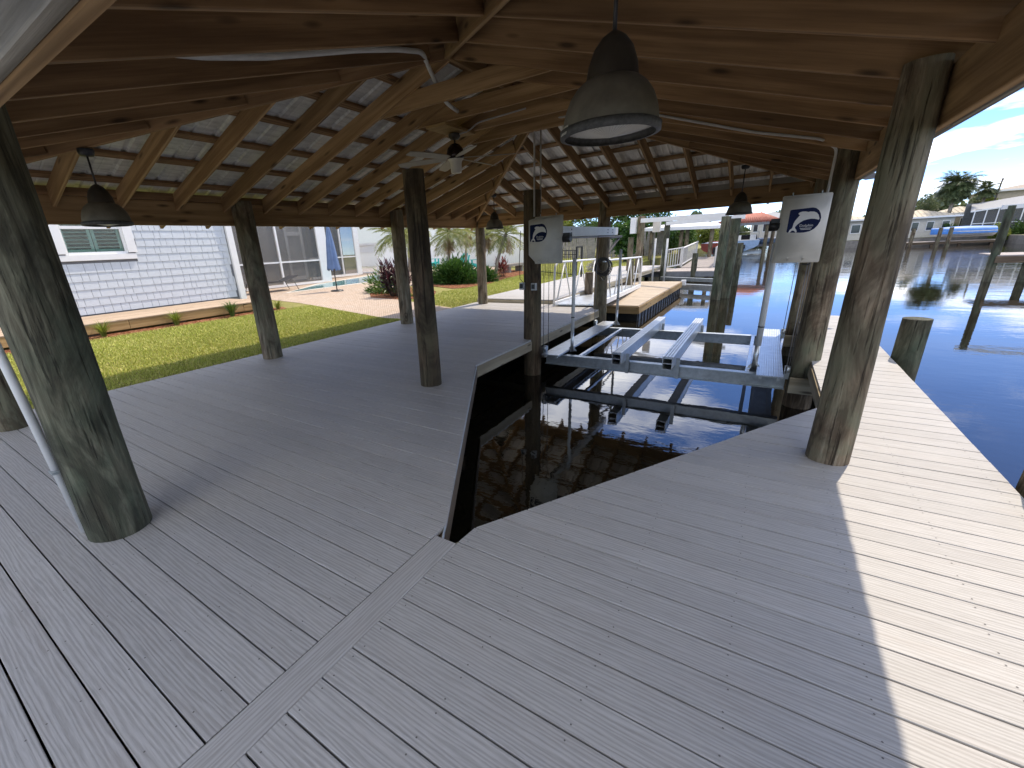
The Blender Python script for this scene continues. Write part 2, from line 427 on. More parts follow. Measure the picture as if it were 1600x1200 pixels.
# fascias and joists
def fascia(p, q, h=.14, t=.032, zt=-.028, mat=None, name='fascia_board'):
    return plank(name, (p[0], p[1], zt - h / 2), (q[0], q[1], zt - h / 2), t, h, mat or M_FASC, deck)
fascia((N_[0] - .03, N_[1] + .02), (LX - .0, LY + .01), .13, mat=M_JOIST)  # dark lumber paints in the shade below this deck edge
plank('edge_trim', (N_[0] - .004, N_[1] - .01, -.018), (LX + .016, LY, -.018), 0.010, .032, plain("aluminium_edge", (.5, .52, .5), .4, .4), deck)
fascia((LX - .003, LY), (LX - .003, 10.45), .15)
fascia((N_[0] + .03, N_[1] + .02), (RX + .0, RY), .13)
fascia((RX + .003, RY), (RX + .003, 10.05), .15)
fascia((REDGE - .02, -3.1), (REDGE - .02, 10.05), .15)
fascia((RX, 10.09), (REDGE, 10.09), .15)
fascia((LX - .03, 10.5), (-4.5, 10.5), .14)
for k in range(9):
    x = -6.5 + .6 * k
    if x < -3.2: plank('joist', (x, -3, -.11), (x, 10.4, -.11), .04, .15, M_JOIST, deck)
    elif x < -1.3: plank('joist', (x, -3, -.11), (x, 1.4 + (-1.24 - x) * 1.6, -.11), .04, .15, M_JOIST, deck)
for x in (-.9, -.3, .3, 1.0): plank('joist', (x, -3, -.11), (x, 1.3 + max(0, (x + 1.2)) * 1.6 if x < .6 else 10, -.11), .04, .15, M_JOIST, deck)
for y in (.7, 3.7, 6.6): plank('girder', (-6.7, y, -.27), (-3.0 if y > 4 else (-1.4 if y < 1 else -2.7), y, -.27), .06, .17, M_JOIST, deck)
plank('girder', (-3.25, 6.75, -.30), (-2.98, 6.75, -.30), .05, .18, M_FASC, deck)
for y in (6.28, 9.0): plank('girder', (.45, y, -.30), (1.36, y, -.30), .05, .19, M_FASC, deck)

# ------------------------------------------------------------------ piles
def pile(name, x, y, z0, z1, r0, r1, mat, parent=None, lean=(0, 0), notch=None, seed=0):
    rg = random.Random(seed); n = 26; m = 22
    ph = [rg.uniform(0, 6.28) for _ in range(6)]
    vs = []; fs = []
    for i in range(m + 1):
        t = i / m; z = z0 + (z1 - z0) * t; r = r0 + (r1 - r0) * t
        for k in range(n):
            a = 6.2832 * k / n
            rr = r * (1 + .022 * math.sin(2 * a + ph[0] + z * .9) + .014 * math.sin(3 * a + ph[1] - z * 2.1) + .010 * math.sin(5 * a + ph[2] + z * 5) + .006 * rg.uniform(-1, 1))
            vs.append((lean[0] * t + rr * math.cos(a), lean[1] * t + rr * math.sin(a), z))
    fs = [(i * n + k, i * n + (k + 1) % n, (i + 1) * n + (k + 1) % n, (i + 1) * n + k) for i in range(m) for k in range(n)]
    mb = MB(); mb.add(vs, fs, True); mb.add(vs[-n:], [tuple(range(n))])
    me = mb.mesh(name, mat); o = bpy.data.objects.new(name, me); COL.objects.link(o)
    if parent is not None: o.parent = parent
    o.location = (x, y, 0); return o

# ------------------------------------------------------------------ boathouse
house = empty('boathouse', (-2.9, 5.2, 0), "open hip roofed boathouse of brown lumber on round wooden piles over the boat slip", "boathouse")
def hp(o):   # parent to the boathouse keeping place
    o.parent = house; o.matrix_local = parent_inv(house) @ o.matrix_basis; return o
for i, (x, y, z0, r0, r1, g) in enumerate([(-6.2, .72, -.5, .15, .14, 0), (-3.055, .60, -.5, .163, .15, 2), (-6.37, 3.75, -.5, .152, .135, 0), (-6.37, 6.98, -.5, .14, .13, 0),
        (-6.42, 10.22, -.5, .135, .125, 0), (-3.08, 10.02, -1.5, .15, .135, 0), (.545, 3.52, -1.5, .132, .097, 1), (.585, 6.5, -1.5, .155, .12, 0), (.60, 9.35, -1.5, .135, .125, 0), (.55, .58, -1.5, .13, .125, 0)]):
    hp(pile('post', x, y, z0, 2.28 if not (i == 4) else 2.24, r0, r1, [M_PILE, M_PILEG, M_PILEG][g] if g != 1 else M_PILE, None, seed=i + 3))
ZB, ZT = 1.965, 2.255
XL, XR, YN, YF0, YF1 = -6.47, .665, .46, 10.12, 9.72
BH = (ZT - ZB); zc = (ZB + ZT) / 2
def beam(p, q, mat=M_ROOFW, w=.04): return plank('beam', (p[0], p[1], zc), (q[0], q[1], zc), w, BH, mat, house, ch=.005)
# two plies all round; outer ones greyed by weather
for a, b in ((-.8, 3.78), (3.785, 7.0), (7.005, 10.2)): beam((XL, a, 0), (XL, b, 0)); beam((XL - .042, a + .1, 0), (XL - .042, b, 0), M_BEAMG)
for a, b in ((-.8, 3.5), (3.505, 6.5), (6.505, 9.7)): beam((XR, a, 0), (XR, b, 0)); beam((XR + .042, a, 0), (XR + .042, b, 0), M_BEAMG)
for a, b in ((XL + .03, -3.06), (-3.055, XR - .03)): beam((a, YN, 0), (b, YN, 0), M_ROOFW); beam((a, YN - .042, 0), (b, YN - .042, 0), M_BEAMG)
def yf(x): return YF0 + (YF1 - YF0) * (x - XL) / (XR - XL)
for a, b in ((XL + .03, -3.06), (-3.055, XR - .03)): beam((a, yf(a), 0), (b, yf(b), 0)); beam((a, yf(a) + .042, 0), (b, yf(b) + .042, 0), M_BEAMG)

S = .307; ZU = 2.22; RXC = (XL + .27 + XR - .165) / 2     # underside height above the reference lines
XA, XB = -6.2, .5
RXC = (XA + XB) / 2
YA = .70; YC = 9.85
P1y = YA + (RXC - XA); 
def zl(x): return ZU + S * (x - XA)
def zr(x): return ZU + S * (XB - x)
def zn(y): return ZU + S * (y - YA)
def ycr(x): return yf(x) - .26            # reference line of the skewed far slope
P2y = 6.25
SF = S * (RXC - XA) / (ycr(RXC) - P2y)
def zf(x, y): return ZU + SF * (ycr(x) - y)
EL, ER, EN, EF = -7.28, .97, -.1, .62      # eave lines
RD = .185; RW = .038; ZP = .19
def hipy_near_left(x): return YA + (x - XA)
RAFT_Y = [1.705 + .61 * k for k in range(-2, 14)]
# left / right common and jack rafters (up slope along x)
def rafter(p, q, mat): 
    m = plank('rafter', (p[0], p[1], p[2] + RD / 2), (q[0], q[1], q[2] + RD / 2), RW, RD, mat, house, ch=.004); return m
kk = (RXC - XA) / (P1y - YA)
def hip_far_left_x(y):   # x on the far-left hip at this y: zl(x) = zf(x,y)
    lo, hi = XA - 2, RXC
    for _ in range(40):
        mid = (lo + hi) / 2
        if zl(mid) < zf(mid, y): lo = mid
        else: hi = mid
    return lo
def hip_far_right_x(y):
    lo, hi = RXC, XB + 2
    for _ in range(40):
        mid = (lo + hi) / 2
        if zr(mid) < zf(mid, y): hi = mid
        else: lo = mid
    return lo
for i, y in enumerate(RAFT_Y):
    if y < YA - .3 or y > 10.0: continue
    xe = RXC - .03
    if y < P1y: xe = min(xe, XA + (y - YA) - .05)
    if y > P2y: xe = min(xe, hip_far_left_x(y) - .05)
    if xe > EL + .4: rafter((EL + .22, y, zl(EL + .22)), (xe, y, zl(xe)), M_ROOFW)
    xe = RXC + .03
    if y < P1y: xe = max(xe, XB - (y - YA) + .05)
    if y > P2y: xe = max(xe, hip_far_right_x(y) + .05)
    if xe < ER - .3: rafter((ER - (.06 if y < 8.5 else .22), y + .02, zr(ER - (.06 if y < 8.5 else .22))), (xe, y + .02, zr(xe)), M_ROOFD)
for i in range(12):
    x = -5.98 + .605 * i
    ye = YA + min(x - XA, XB - x) - .06
    if ye > EN + .5: rafter((x, EN + .05, zn(EN + .05)), (x, ye, zn(ye)), M_ROOFD)
for i in range(12):
    x = -5.85 + .572 * i
    lo, hi = P2y, ycr(x)
    for _ in range(40):
        mid = (lo + hi) / 2
        if zf(x, mid) < min(zl(x), zr(x)): hi = mid
        else: lo = mid
    ys_ = hi + .06; ye = yf(x) + EF - .05
    if ys_ < ye - .4: rafter((x, ye, zf(x, ye)), (x, ys_, zf(x, ys_)), M_ROOFW)
# hips and ridge
def hipr(p, q, mat=M_ROOFW): return plank('hip_rafter', (p[0], p[1], p[2] + .11), (q[0], q[1], q[2] + .11), .042, .23, mat, house, ch=.004)
D = .025
hipr((XA - .75, YA - .75, zl(XA - .75) - D), (RXC, P1y, zl(RXC) - D), M_ROOFD)
hipr((XB + .42, YA - .42, zr(XB + .42) - D), (RXC, P1y, zr(RXC) - D), M_ROOFW)
yq = 10.75; hipr((hip_far_left_x(yq), yq, zl(hip_far_left_x(yq)) - D), (RXC, P2y, zl(RXC) - D), M_ROOFW)
yq = 9.8; hipr((hip_far_right_x(yq), yq, zr(hip_far_right_x(yq)) - D), (RXC, P2y, zr(RXC) - D), M_ROOFW)
plank('ridge_board', (RXC, P1y - .02, zl(RXC) + .10), (RXC, P2y + .02, zl(RXC) + .10), .04, .24, M_ROOFW, house)
# collar ties at the common rafters
for y in RAFT_Y:
    if P1y - .1 < y < P2y + .2:
        z = 2.93; x0 = XA + (z - ZU) / S - .18; x1 = XB - (z - ZU) / S + .18
        plank('collar_tie', (x0, y + .042, z + .085), (x1, y + .042, z + .085), .038, .17, M_ROOFW, house, ch=.004)
# purlins, laid flat on the rafters
PX = [-6.24 + .525 * k for k in range(-2, 9)]
for x in PX:
    if x > RXC - .1 or x < EL: continue
    ya = max(EN, YA + (x - XA) - .05); 
    lo, hi = P2y, 11.5
    for _ in range(40):
        mid = (lo + hi) / 2
        if zl(x) < zf(x, mid): lo = mid
        else: hi = mid
    plank('purlin', (x, ya, zl(x) + ZP + .022), (x, min(lo, 10.9), zl(x) + ZP + .022), .088, .036, M_ROOFD, house, up=(-S, 0, 1))
    xr = XA + XB - x
    if xr < ER:
        lo, hi = P2y, 11.5
        for _ in range(40):
            mid = (lo + hi) / 2
            if zr(xr) < zf(xr, mid): lo = mid
            else: hi = mid
        plank('purlin', (xr, ya, zl(x) + ZP + .022), (xr, min(lo, 10.6), zl(x) + ZP + .022), .088, .036, M_ROOFD, house, up=(S, 0, 1))
for k in range(-1, 7):
    d = -.04 + .525 * k - .0
    y = YA + d
    if y > EN and d < RXC - XA - .1: plank('purlin', (XA + d - .02, y, zn(y) + ZP + .022), (XB - d + .02, y, zn(y) + ZP + .022), .088, .036, M_ROOFD, house, up=(0, -S, 1))
    y = d  # distance up the far slope
    z = ZU + SF * d
    xl_ = XA + (z - ZU) / S; xr_ = XB - (z - ZU) / S
    if xr_ - xl_ > .3: plank('purlin', (xl_, ycr(xl_) - d, z + ZP + .022), (xr_, ycr(xr_) - d, z + ZP + .022), .088, .036, M_ROOFW, house, up=(0, SF, 1))
# frieze blocking between rafter tails on top of the beams
plank('frieze_board', (XL + .02, .5, ZT + .045), (XL + .02, 10.0, ZT + .045), .03, .085, M_ROOFD, house)
plank('frieze_board', (XL + .1, yf(XL) + .005, ZT + .05), (XR - .1, yf(XR) + .005, ZT + .05), .03, .095, plain("frieze_grey", (.42, .40, .36), .7), house)
# ribbed metal panels, each sheet .914 wide, clipped to its slope
def panels(u0, u1, low, high, to3, mat):
    """u runs along the eave; low(u), high(u) give the run up-slope; to3(u,v)-> point on the metal"""
    w = .914; u = u0
    while u < u1 - .02:
        ue = min(u + w, u1); us = []
        ribs = []
        for r in range(4):
            c = u + .02 + r * .2286 * (1)
            ribs += [(c - .032, 0), (c - .017, .019), (c + .017, .019), (c + .032, 0)]
            ribs += [(c + .09, 0), (c + .10, .004), (c + .114, 0)]
        pts = [(a, h) for a, h in ribs if u <= a <= ue]
        pts = [(u, 0)] + pts + [(ue, 0)]
        vs = []; fs = []; nseg = 6
        for a, h in pts:
            v0, v1 = low(a), max(low(a) + .001, high(a))
            for j in range(nseg + 1):
                p = to3(a, v0 + (v1 - v0) * j / nseg); vs.append((p[0], p[1], p[2] + h))
        for i in range(len(pts) - 1):
            for j in range(nseg):
                q = i * (nseg + 1) + j; fs.append((q, q + nseg + 1, q + nseg + 2, q + 1))
        mb = MB(); mb.add(vs, fs); ob = mb.build('metal_panel', mat, house, fix=False)
        u = ue
ZM = ZP + .042
def hi_left(y):
    x = RXC
    if y < P1y: x = min(x, XA + (y - YA))
    if y > P2y: x = min(x, hip_far_left_x(y))
    return x
def hi_right(y):
    x = RXC
    if y < P1y: x = max(x, XB - (y - YA))
    if y > P2y: x = max(x, hip_far_right_x(y))
    return x
panels(EN - .0, 10.72, lambda y: EL, lambda y: max(EL, hi_left(y)), lambda u, v: (v, u, zl(v) + ZM), M_TIN)
panels(EN - .0, 10.36, lambda y: -ER, lambda y: max(-ER, -hi_right(y)), lambda u, v: (-v, u, zr(-v) + ZM), M_TIN)
panels(EL + .0, ER, lambda x: EN, lambda x: max(EN, YA + min(x - XA, XB - x)), lambda u, v: (u, v, zn(v) + ZM), M_TIN)
def far_low(x): return -(yf(x) + EF)
def far_hi(x):
    zt = min(zl(x), zr(x)); return -(ycr(x) - (zt - ZU) / SF)
panels(EL + .0, ER, far_low, lambda x: max(far_low(x), far_hi(x)), lambda u, v: (u, -v, zf(u, -v) + ZM), M_TIN)

# terrain on the house side, behind a seawall
def terr(x): return -.02 + .035 * max(0, min(-6.9 - x, 12))
# hip and ridge caps close the joints of the roof sheets
M_CAP = plain("cap_flashing", (.55, .55, .53), .4, .7)
def cap(p, q):
    return plank('ridge_cap', (p[0], p[1], p[2] + ZM + .03), (q[0], q[1], q[2] + ZM + .03), .34, .012, M_CAP, house)
cap((XA - .79, YA - .79, zl(XA - .79)), (RXC, P1y, zl(RXC))); cap((XB + .46, YA - .46, zr(XB + .46)), (RXC, P1y, zr(RXC)))
yq = 10.7; cap((hip_far_left_x(yq), yq, zl(hip_far_left_x(yq))), (RXC, P2y, zl(RXC)))
yq = 10.25; cap((hip_far_right_x(yq), yq, zr(hip_far_right_x(yq))), (RXC, P2y, zr(RXC)))
cap((RXC, P1y - .1, zl(RXC) + .01), (RXC, P2y + .1, zl(RXC) + .01))

# ------------------------------------------------------------------ ground
def m_grass(name, c1, c2):
    s = NT(name); v = s.coord('Object')
    n = s.noise(v, 9.0, 6, .7); b = s.noise(v, .8, 3)
    col = s.ramp(s.math('ADD', s.math('MULTIPLY', n, .7), s.math('MULTIPLY', b, .3)), [(.3, c1), (.7, c2)])
    return s.done(col, .9, normal=s.bump(n, .8, .03), spec=.15)
M_LAWN = m_grass("lawn_soil", (.15, .15, .04), (.34, .31, .11))
M_BLADE = None
def m_blade():
    s = NT("grass_blades")
    g_ = s.n('ShaderNodeNewGeometry'); r = g_.outputs['Random Per Island']
    n = s.noise(s.coord('Object'), 1.1, 3)
    col = s.ramp(s.math('ADD', s.math('MULTIPLY', r, .75), s.math('MULTIPLY', n, .25)), [(.1, (.24, .30, .045)), (.45, (.43, .47, .08)), (.75, (.60, .58, .17)), (1.0, (.74, .68, .32))])
    return s.done(col, .6, spec=.3, Subsurface_Weight=0.0)
M_BLADE = m_blade()
M_MULCH = None
def m_mulch():
    s = NT("pine_mulch"); v = s.coord('Object')
    a = s.vor(v, 26.0, 'F1', 'Color'); n = s.noise(v, 40, 4)
    hs = s.n('ShaderNodeSeparateColor'); s.t.links.new(a, hs.inputs[0])
    col = s.ramp(hs.outputs[0], [(0, (.10, .035, .016)), (.5, (.24, .095, .045)), (1, (.42, .22, .12))])
    return s.done(col, .9, normal=s.bump(s.math('ADD', hs.outputs[1], n), .9, .03), spec=.1)
M_MULCH = m_mulch()
def m_paver():
    s = NT("brick_pavers")
    br = s.n('ShaderNodeTexBrick'); s.t.links.new(s.coord('Object', (1, 1, 1), rot=(0, 0, .78)), br.inputs['Vector'])
    br.inputs['Scale'].default_value = 4.6; br.inputs['Mortar Size'].default_value = .022
    br.inputs['Color1'].default_value = (.44, .34, .255, 1); br.inputs['Color2'].default_value = (.56, .46, .37, 1); br.inputs['Mortar'].default_value = (.25, .20, .15, 1)
    n = s.noise(s.coord('Object'), 2.0, 4)
    col = s.mix(s.g(n, .35, .7), br.outputs[0], (.50, .36, .25), 'MIX'); col = s.mix(.35, br.outputs[0], col)
    return s.done(col, .8, normal=s.bump(br.outputs[1], -.4, .008), spec=.3)
M_PAVER = m_paver()
xs_ = [-6.84, -8, -10, -12, -14, -16, -18.9, -30, -60, -400]
gm = MB()
for a, b in zip(xs_[:-1], xs_[1:]):
    gm.quad((b, -60, terr(b) - .004), (a, -60, terr(a) - .004), (a, 400, terr(a) - .004), (b, 400, terr(b) - .004))
gm.quad((-6.84, -60, terr(-6.84) - .004), (-6.84, -60, -2), (-6.84, 400, -2), (-6.84, 400, terr(-6.84) - .004))
ground = gm.build('ground', M_LAWN, fix=False); tag(ground, kind='structure')
sw = box('seawall', (-6.92, 170, -1.02), (.14, 460, 1.9), M_CONC); tag(sw, "grey concrete seawall along the house side of the canal", "seawall")
def patch(name, poly, dz, mat, kind='structure', flat=None):
    m = MB(); m.add([(x, y, (terr(x) if flat is None else flat) + dz) for x, y in poly], [tuple(range(len(poly)))])
    o = m.build(name, mat, fix=False)
    bm = bmesh.new(); bm.from_mesh(o.data); bmesh.ops.triangulate(bm, faces=bm.faces)
    for f in bm.faces:
        if f.normal.z < 0: f.normal_flip()
    bm.to_mesh(o.data); bm.free()
    tag(o, kind=kind); return o
PAV = [(-6.84, 7.5), (-7.45, 7.38), (-11.8, 8.15), (-13.35, 8.2), (-13.35, 7.5), (-18.85, 7.5), (-18.85, 24.5), (-13.5, 24.5), (-12.4, 17.0), (-11.6, 12.2), (-9.4, 10.0), (-6.84, 9.35)]
patch('patio', PAV, .004, M_PAVER)
patch('patio', [(-18.85, 7.5), (-25, 7.5), (-25, 24.5), (-18.85, 24.5)], .004, M_PAVER, flat=terr(-19))
patch('mulch_bed', [(-8.95, 10.35), (-9.3, 10.05), (-10.6, 10.0), (-11.7, 11.0), (-11.9, 12.6), (-10.9, 13.2), (-9.6, 12.2), (-9.0, 11.3)], .012, M_MULCH)
patch('mulch_bed', [(-9.25, 13.7), (-9.6, 13.2), (-11.0, 13.6), (-12.6, 15.0), (-13.0, 18), (-12.2, 22.5), (-10.9, 21.6), (-10.0, 20.2), (-9.7, 17.5), (-9.2, 15.2)], .012, M_MULCH)
patch('mulch_bed', [(-11.0, -3), (-11.0, 7.2), (-11.55, 7.4), (-11.55, -3)], .010, M_MULCH)
def inpoly(x, y, poly):
    c_ = False; j = len(poly) - 1
    for i in range(len(poly)):
        xi, yi = poly[i]; xj, yj = poly[j]
        if (yi > y) != (yj > y) and x < (xj - xi) * (y - yi) / (yj - yi) + xi: c_ = not c_
        j = i
    return c_
def blades(name, poly, n, h, seed):
    rg = np.random.default_rng(seed); P = np.array(poly); lo = P.min(0); hi = P.max(0); out = []
    pts = rg.uniform(lo, hi, (int(n * 2.2), 2)); pts = [p for p in pts if inpoly(p[0], p[1], poly)][:n]
    pts = np.array(pts); k = len(pts)
    a = rg.uniform(0, 2 * np.pi, k); w = rg.uniform(.004, .009, k); hh = h * rg.uniform(.5, 1.25, k); ln = rg.uniform(.2, .95, k) * hh; b = rg.uniform(0, 2*np.pi, k)
    z = np.array([terr(x) for x in pts[:, 0]])
    V = np.zeros((k, 3, 3)); dx, dy = np.cos(a) * w, np.sin(a) * w
    V[:, 0] = np.stack([pts[:, 0] - dx, pts[:, 1] - dy, z], 1); V[:, 1] = np.stack([pts[:, 0] + dx, pts[:, 1] + dy, z], 1)
    V[:, 2] = np.stack([pts[:, 0] + ln * np.cos(b), pts[:, 1] + ln * np.sin(b), z + hh], 1)
    me = bpy.data.meshes.new(name); me.vertices.add(k * 3); me.vertices.foreach_set('co', V.ravel()); me.loops.add(k * 3); me.polygons.add(k)
    me.loops.foreach_set('vertex_index', np.arange(k * 3)); me.polygons.foreach_set('loop_start', np.arange(k) * 3); me.polygons.foreach_set('loop_total', np.full(k, 3)); me.update(); me.validate()
    me.materials.append(M_BLADE); o = bpy.data.objects.new(name, me); COL.objects.link(o); return tag(o, kind='stuff')
G1 = [(-6.87, -1), (-6.87, 7.45), (-7.4, 7.33), (-11.05, 7.98), (-11.05, -1)]
G2 = [(-6.84, 9.45), (-9.0, 10.0), (-9.0, 11.4), (-9.4, 12.3), (-9.2, 13.6), (-9.2, 15.2), (-9.7, 17.6), (-10.0, 20.2), (-10.7, 22.5), (-6.84, 22.5)]
tag(blades('lawn_grass', G1, 110000, .036, 1), "short yellow green lawn grass between the deck and the shingled house", "grass")
tag(blades('lawn_grass', G2, 45000, .045, 2), "bright green lawn grass beside the far walkway", "grass")
tag(blades('lawn_grass', [(-6.84, 22.5), (-12, 22.5), (-15, 34), (-6.84, 36)], 30000, .06, 3), "lawn grass behind the black iron fence", "grass")

# ------------------------------------------------------------------ shingled house
HX = -13.4
hs = empty('shingled_house', (HX, 4, .3), "pale blue shingled house wall with a white trimmed shutter window", "house")
M_SHAKE = plain("painted_shake", (.56, .60, .64), .75, 0, .05, 12.0, .25, bscale=40)
M_TRIM = plain("white_trim", (.80, .80, .79), .45, 0, .03)
M_SHUT = plain("shutter_green_white", (.74, .83, .78), .5, 0, .04)
def m_glass(name, tint=(.02, .03, .03), rough=.03):
    s = NT(name); return s.done(tint, rough, spec=.8)
def m_pane():
    s = NT("window_glass"); s.done((1, 1, 1), .0, Transmission_Weight=1.0, IOR=1.45)
    tr = s.n('ShaderNodeBsdfTransparent'); tr.inputs[0].default_value = (.85, .95, .92, 1); gl = s.n('ShaderNodeBsdfGlossy'); gl.inputs['Roughness'].default_value = .01
    fr = s.n('ShaderNodeFresnel'); fr.inputs[0].default_value = 1.6; mx = s.n('ShaderNodeMixShader')
    s.t.links.new(fr.outputs[0], mx.inputs[0]); s.t.links.new(tr.outputs[0], mx.inputs[1]); s.t.links.new(gl.outputs[0], mx.inputs[2]); s.t.links.new(mx.outputs[0], s.o.inputs[0]); return s.m
M_PANE = m_pane()
wl = MB(); WY0, WY1, WZ0, WZ1 = 3.44, 4.68, 1.79, 3.0
for (ya_, yb_, za_, zb_) in ((-5, WY0, .1, 4.0), (WY1, 7.25, .1, 4.0), (WY0, WY1, .1, WZ0), (WY0, WY1, WZ1, 4.0)): wl.box((HX - .1, (ya_ + yb_) / 2, (za_ + zb_) / 2), (.16, yb_ - ya_, zb_ - za_))
wl.box((HX - 3, 7.17, 2.0), (5.9, .14, 3.9))
wl.build('wall', plain('dark_backing', (.16, .17, .19), .9), hs)  # dark base colour that shows in the gaps between the shingles
shm = {}
def shake(w):
    k = round(w, 2)
    if k not in shm:
        h = .215; m = MB()
        vs = [(0, -k/2 + .004, 0), (.020, -k/2 + .004, 0), (.020, k/2 - .004, 0), (0, k/2 - .004, 0), (0, -k/2 + .004, h), (.004, -k/2 + .004, h), (.004, k/2 - .004, h), (0, k/2 - .004, h)]
        m.add(vs, [(0, 1, 2, 3), (4, 7, 6, 5), (0, 4, 5, 1), (1, 5, 6, 2), (2, 6, 7, 3), (3, 7, 4, 0)]); shm[k] = m.mesh('shingle', M_SHAKE)
    return shm[k]
rg = random.Random(5); EXPO = .189; rest = MB(); cnt = 0
for c_ in range(0, 14):
    z = .44 + EXPO * c_; y = -1.2 - rg.random() * .2
    while y < 7.2:
        w = round(rg.choice([.12, .14, .16, .18, .20, .22, .28, .30]), 2); w = min(w, 7.2 - y)
        if w < .05: break
        yc = y + w / 2; y += w
        if WY0 - .16 < yc + w/2 and yc - w/2 < WY1 + .16 and z + EXPO > WZ0 - .14 and z < WZ1 + .12:
            # trim the course at the window casing
            if yc < WY0 - .14: w = WY0 - .14 - (yc - w/2); yc = WY0 - .14 - w/2
            elif yc > WY1 + .14: w = (yc + w/2) - WY1 - .14; yc = WY1 + .14 + w/2
            else: continue
            if w < .03: continue
        if yc > 2.35 and c_ < 11 and cnt < 298:
            o = bpy.data.objects.new('shingle', shake(w)); COL.objects.link(o); o.parent = hs
            o.matrix_local = parent_inv(hs) @ Matrix.Translation((HX - .018, yc, z + rg.uniform(-.002, .002))); cnt += 1
        else: rest.box((HX - .008, yc, z + .1), (.018, w - .008, .2))
o = rest.build('shingle_field', M_SHAKE, hs); tag(o, kind='stuff')
box('corner_trim', (HX + .0, 7.31, 2.2), (.16, .17, 3.7), M_TRIM, hs)
# window
wnd = box('window', (HX - .02, (WY0 + WY1) / 2, WZ0 - .06), (.12, WY1 - WY0 + .28, .13), M_TRIM, hs)
for yy in (WY0 - .08, WY1 + .08): box('casing', (HX - .0, yy, 2.42), (.10, .19, 1.2), M_TRIM, wnd)
for yy in (WY0 + .035, WY1 - .035): box('sash', (HX - .045, yy, 2.4), (.05, .055, 1.2), M_TRIM, wnd)
for zz_, hh in ((WZ0 + .035, .06), (2.40, .065), (2.97, .06)): box('sash', (HX - .045, (WY0 + WY1) / 2, zz_), (.06, WY1 - WY0 - .12, hh), M_TRIM, wnd)
box('pane', (HX - .06, (WY0 + WY1) / 2, 2.1), (.006, WY1 - WY0 - .12, .53), M_PANE, wnd, ch=0); box('pane', (HX - .06, (WY0 + WY1) / 2, 2.68), (.006, WY1 - WY0 - .12, .5), M_PANE, wnd, ch=0)
for i, yc in enumerate((3.77, 4.35)):
    for yy in (yc - .25, yc + .25): box('shutter_stile', (HX - .13, yy, 2.4), (.025, .06, 1.2), M_SHUT, wnd)
    for zz_ in (1.88, 2.4): box('shutter_rail', (HX - .13, yc, zz_), (.025, .44, .08), M_SHUT, wnd)
    for j in range(12):
        zz_ = 1.97 + j * .083
        if abs(zz_ - 2.4) > .05: plank('louvre', (HX - .13, yc - .22, zz_), (HX - .13, yc + .22, zz_), .075, .008, M_SHUT, wnd, up=(.25, 0, .95))
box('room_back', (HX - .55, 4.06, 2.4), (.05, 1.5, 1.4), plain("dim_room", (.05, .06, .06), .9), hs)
# boardwalk along the house
bwk = empty('house_boardwalk', (-12.5, 3, .3), "low tan boardwalk with a timber edge along the shingled house", "boardwalk")
M_TANW = wood("tan_boards", (.42, .31, .21), (.56, .44, .32), var=.2); M_GOLDW = wood("golden_timber", (.30, .19, .075), (.46, .31, .14), var=.2)
for i in range(15):
    plank('plank', (-11.49 - .128 * i, -3, .40), (-11.49 - .128 * i, 6.85, .40), .122, .025, M_TANW, bwk)
for a, b in ((-3, 3.6), (3.61, 6.2), (6.21, 6.85)): plank('edge_timber', (-11.46, a, .29), (-11.46, b, .29), .045, .19, M_GOLDW, bwk)
for y in (-1, 1.2, 3.0, 4.6, 6.9): box('support', (-11.6, y, .2), (.2, .3, .16), M_JOIST, bwk)

# ------------------------------------------------------------------ leaves
def m_leaf(name, cols, trans=.25):
    s = NT(name); g_ = s.n('ShaderNodeNewGeometry')
    n = s.noise(s.coord('Object'), 2.5, 2)
    f = s.math('ADD', s.math('MULTIPLY', g_.outputs['Random Per Island'], .7), s.math('MULTIPLY', n, .3))
    col = s.ramp(f, [(i / (len(cols) - 1), c_) for i, c_ in enumerate(cols)])
    s.done(col, .45, spec=.4)
    tl = s.n('ShaderNodeBsdfTranslucent'); s.t.links.new(s.hsv(col, .49, 1.1, 1.5), tl.inputs[0]); mx = s.n('ShaderNodeMixShader'); mx.inputs[0].default_value = trans
    s.t.links.new(s.b.outputs[0], mx.inputs[1]); s.t.links.new(tl.outputs[0], mx.inputs[2]); s.t.links.new(mx.outputs[0], s.o.inputs[0]); return s.m
L_DARK = m_leaf("leaf_dark_green", [(.018, .05, .012), (.04, .10, .02), (.09, .17, .035)])
L_MID = m_leaf("leaf_mid_green", [(.04, .08, .018), (.08, .15, .03), (.16, .24, .06)])
L_YEL = m_leaf("leaf_yellow_green", [(.08, .12, .02), (.17, .22, .04), (.32, .33, .09)], .35)
L_PALM = m_leaf("palm_leaf", [(.07, .11, .03), (.15, .20, .06), (.28, .30, .11), (.40, .38, .20)], .35)
L_DEAD = m_leaf("dry_frond", [(.20, .14, .07), (.32, .24, .13), (.42, .34, .22)], .2)
L_PURP = m_leaf("leaf_purple", [(.022, .010, .013), (.05, .018, .025), (.10, .03, .045)], .15)
L_RED = m_leaf("leaf_red", [(.09, .02, .02), (.22, .05, .045), (.32, .13, .10)], .3)
L_HAZE = m_leaf("leaf_far", [(.05, .075, .035), (.09, .12, .05), (.15, .17, .08)], .2)
M_BARK = m_pile("bark", (.06, .045, .03), (.13, .105, .075), (.22, .19, .15), (.16, .14, .11))
M_PTRUNK = m_pile("palm_trunk", (.13, .11, .085), (.25, .22, .18), (.38, .35, .30), (.28, .25, .21))
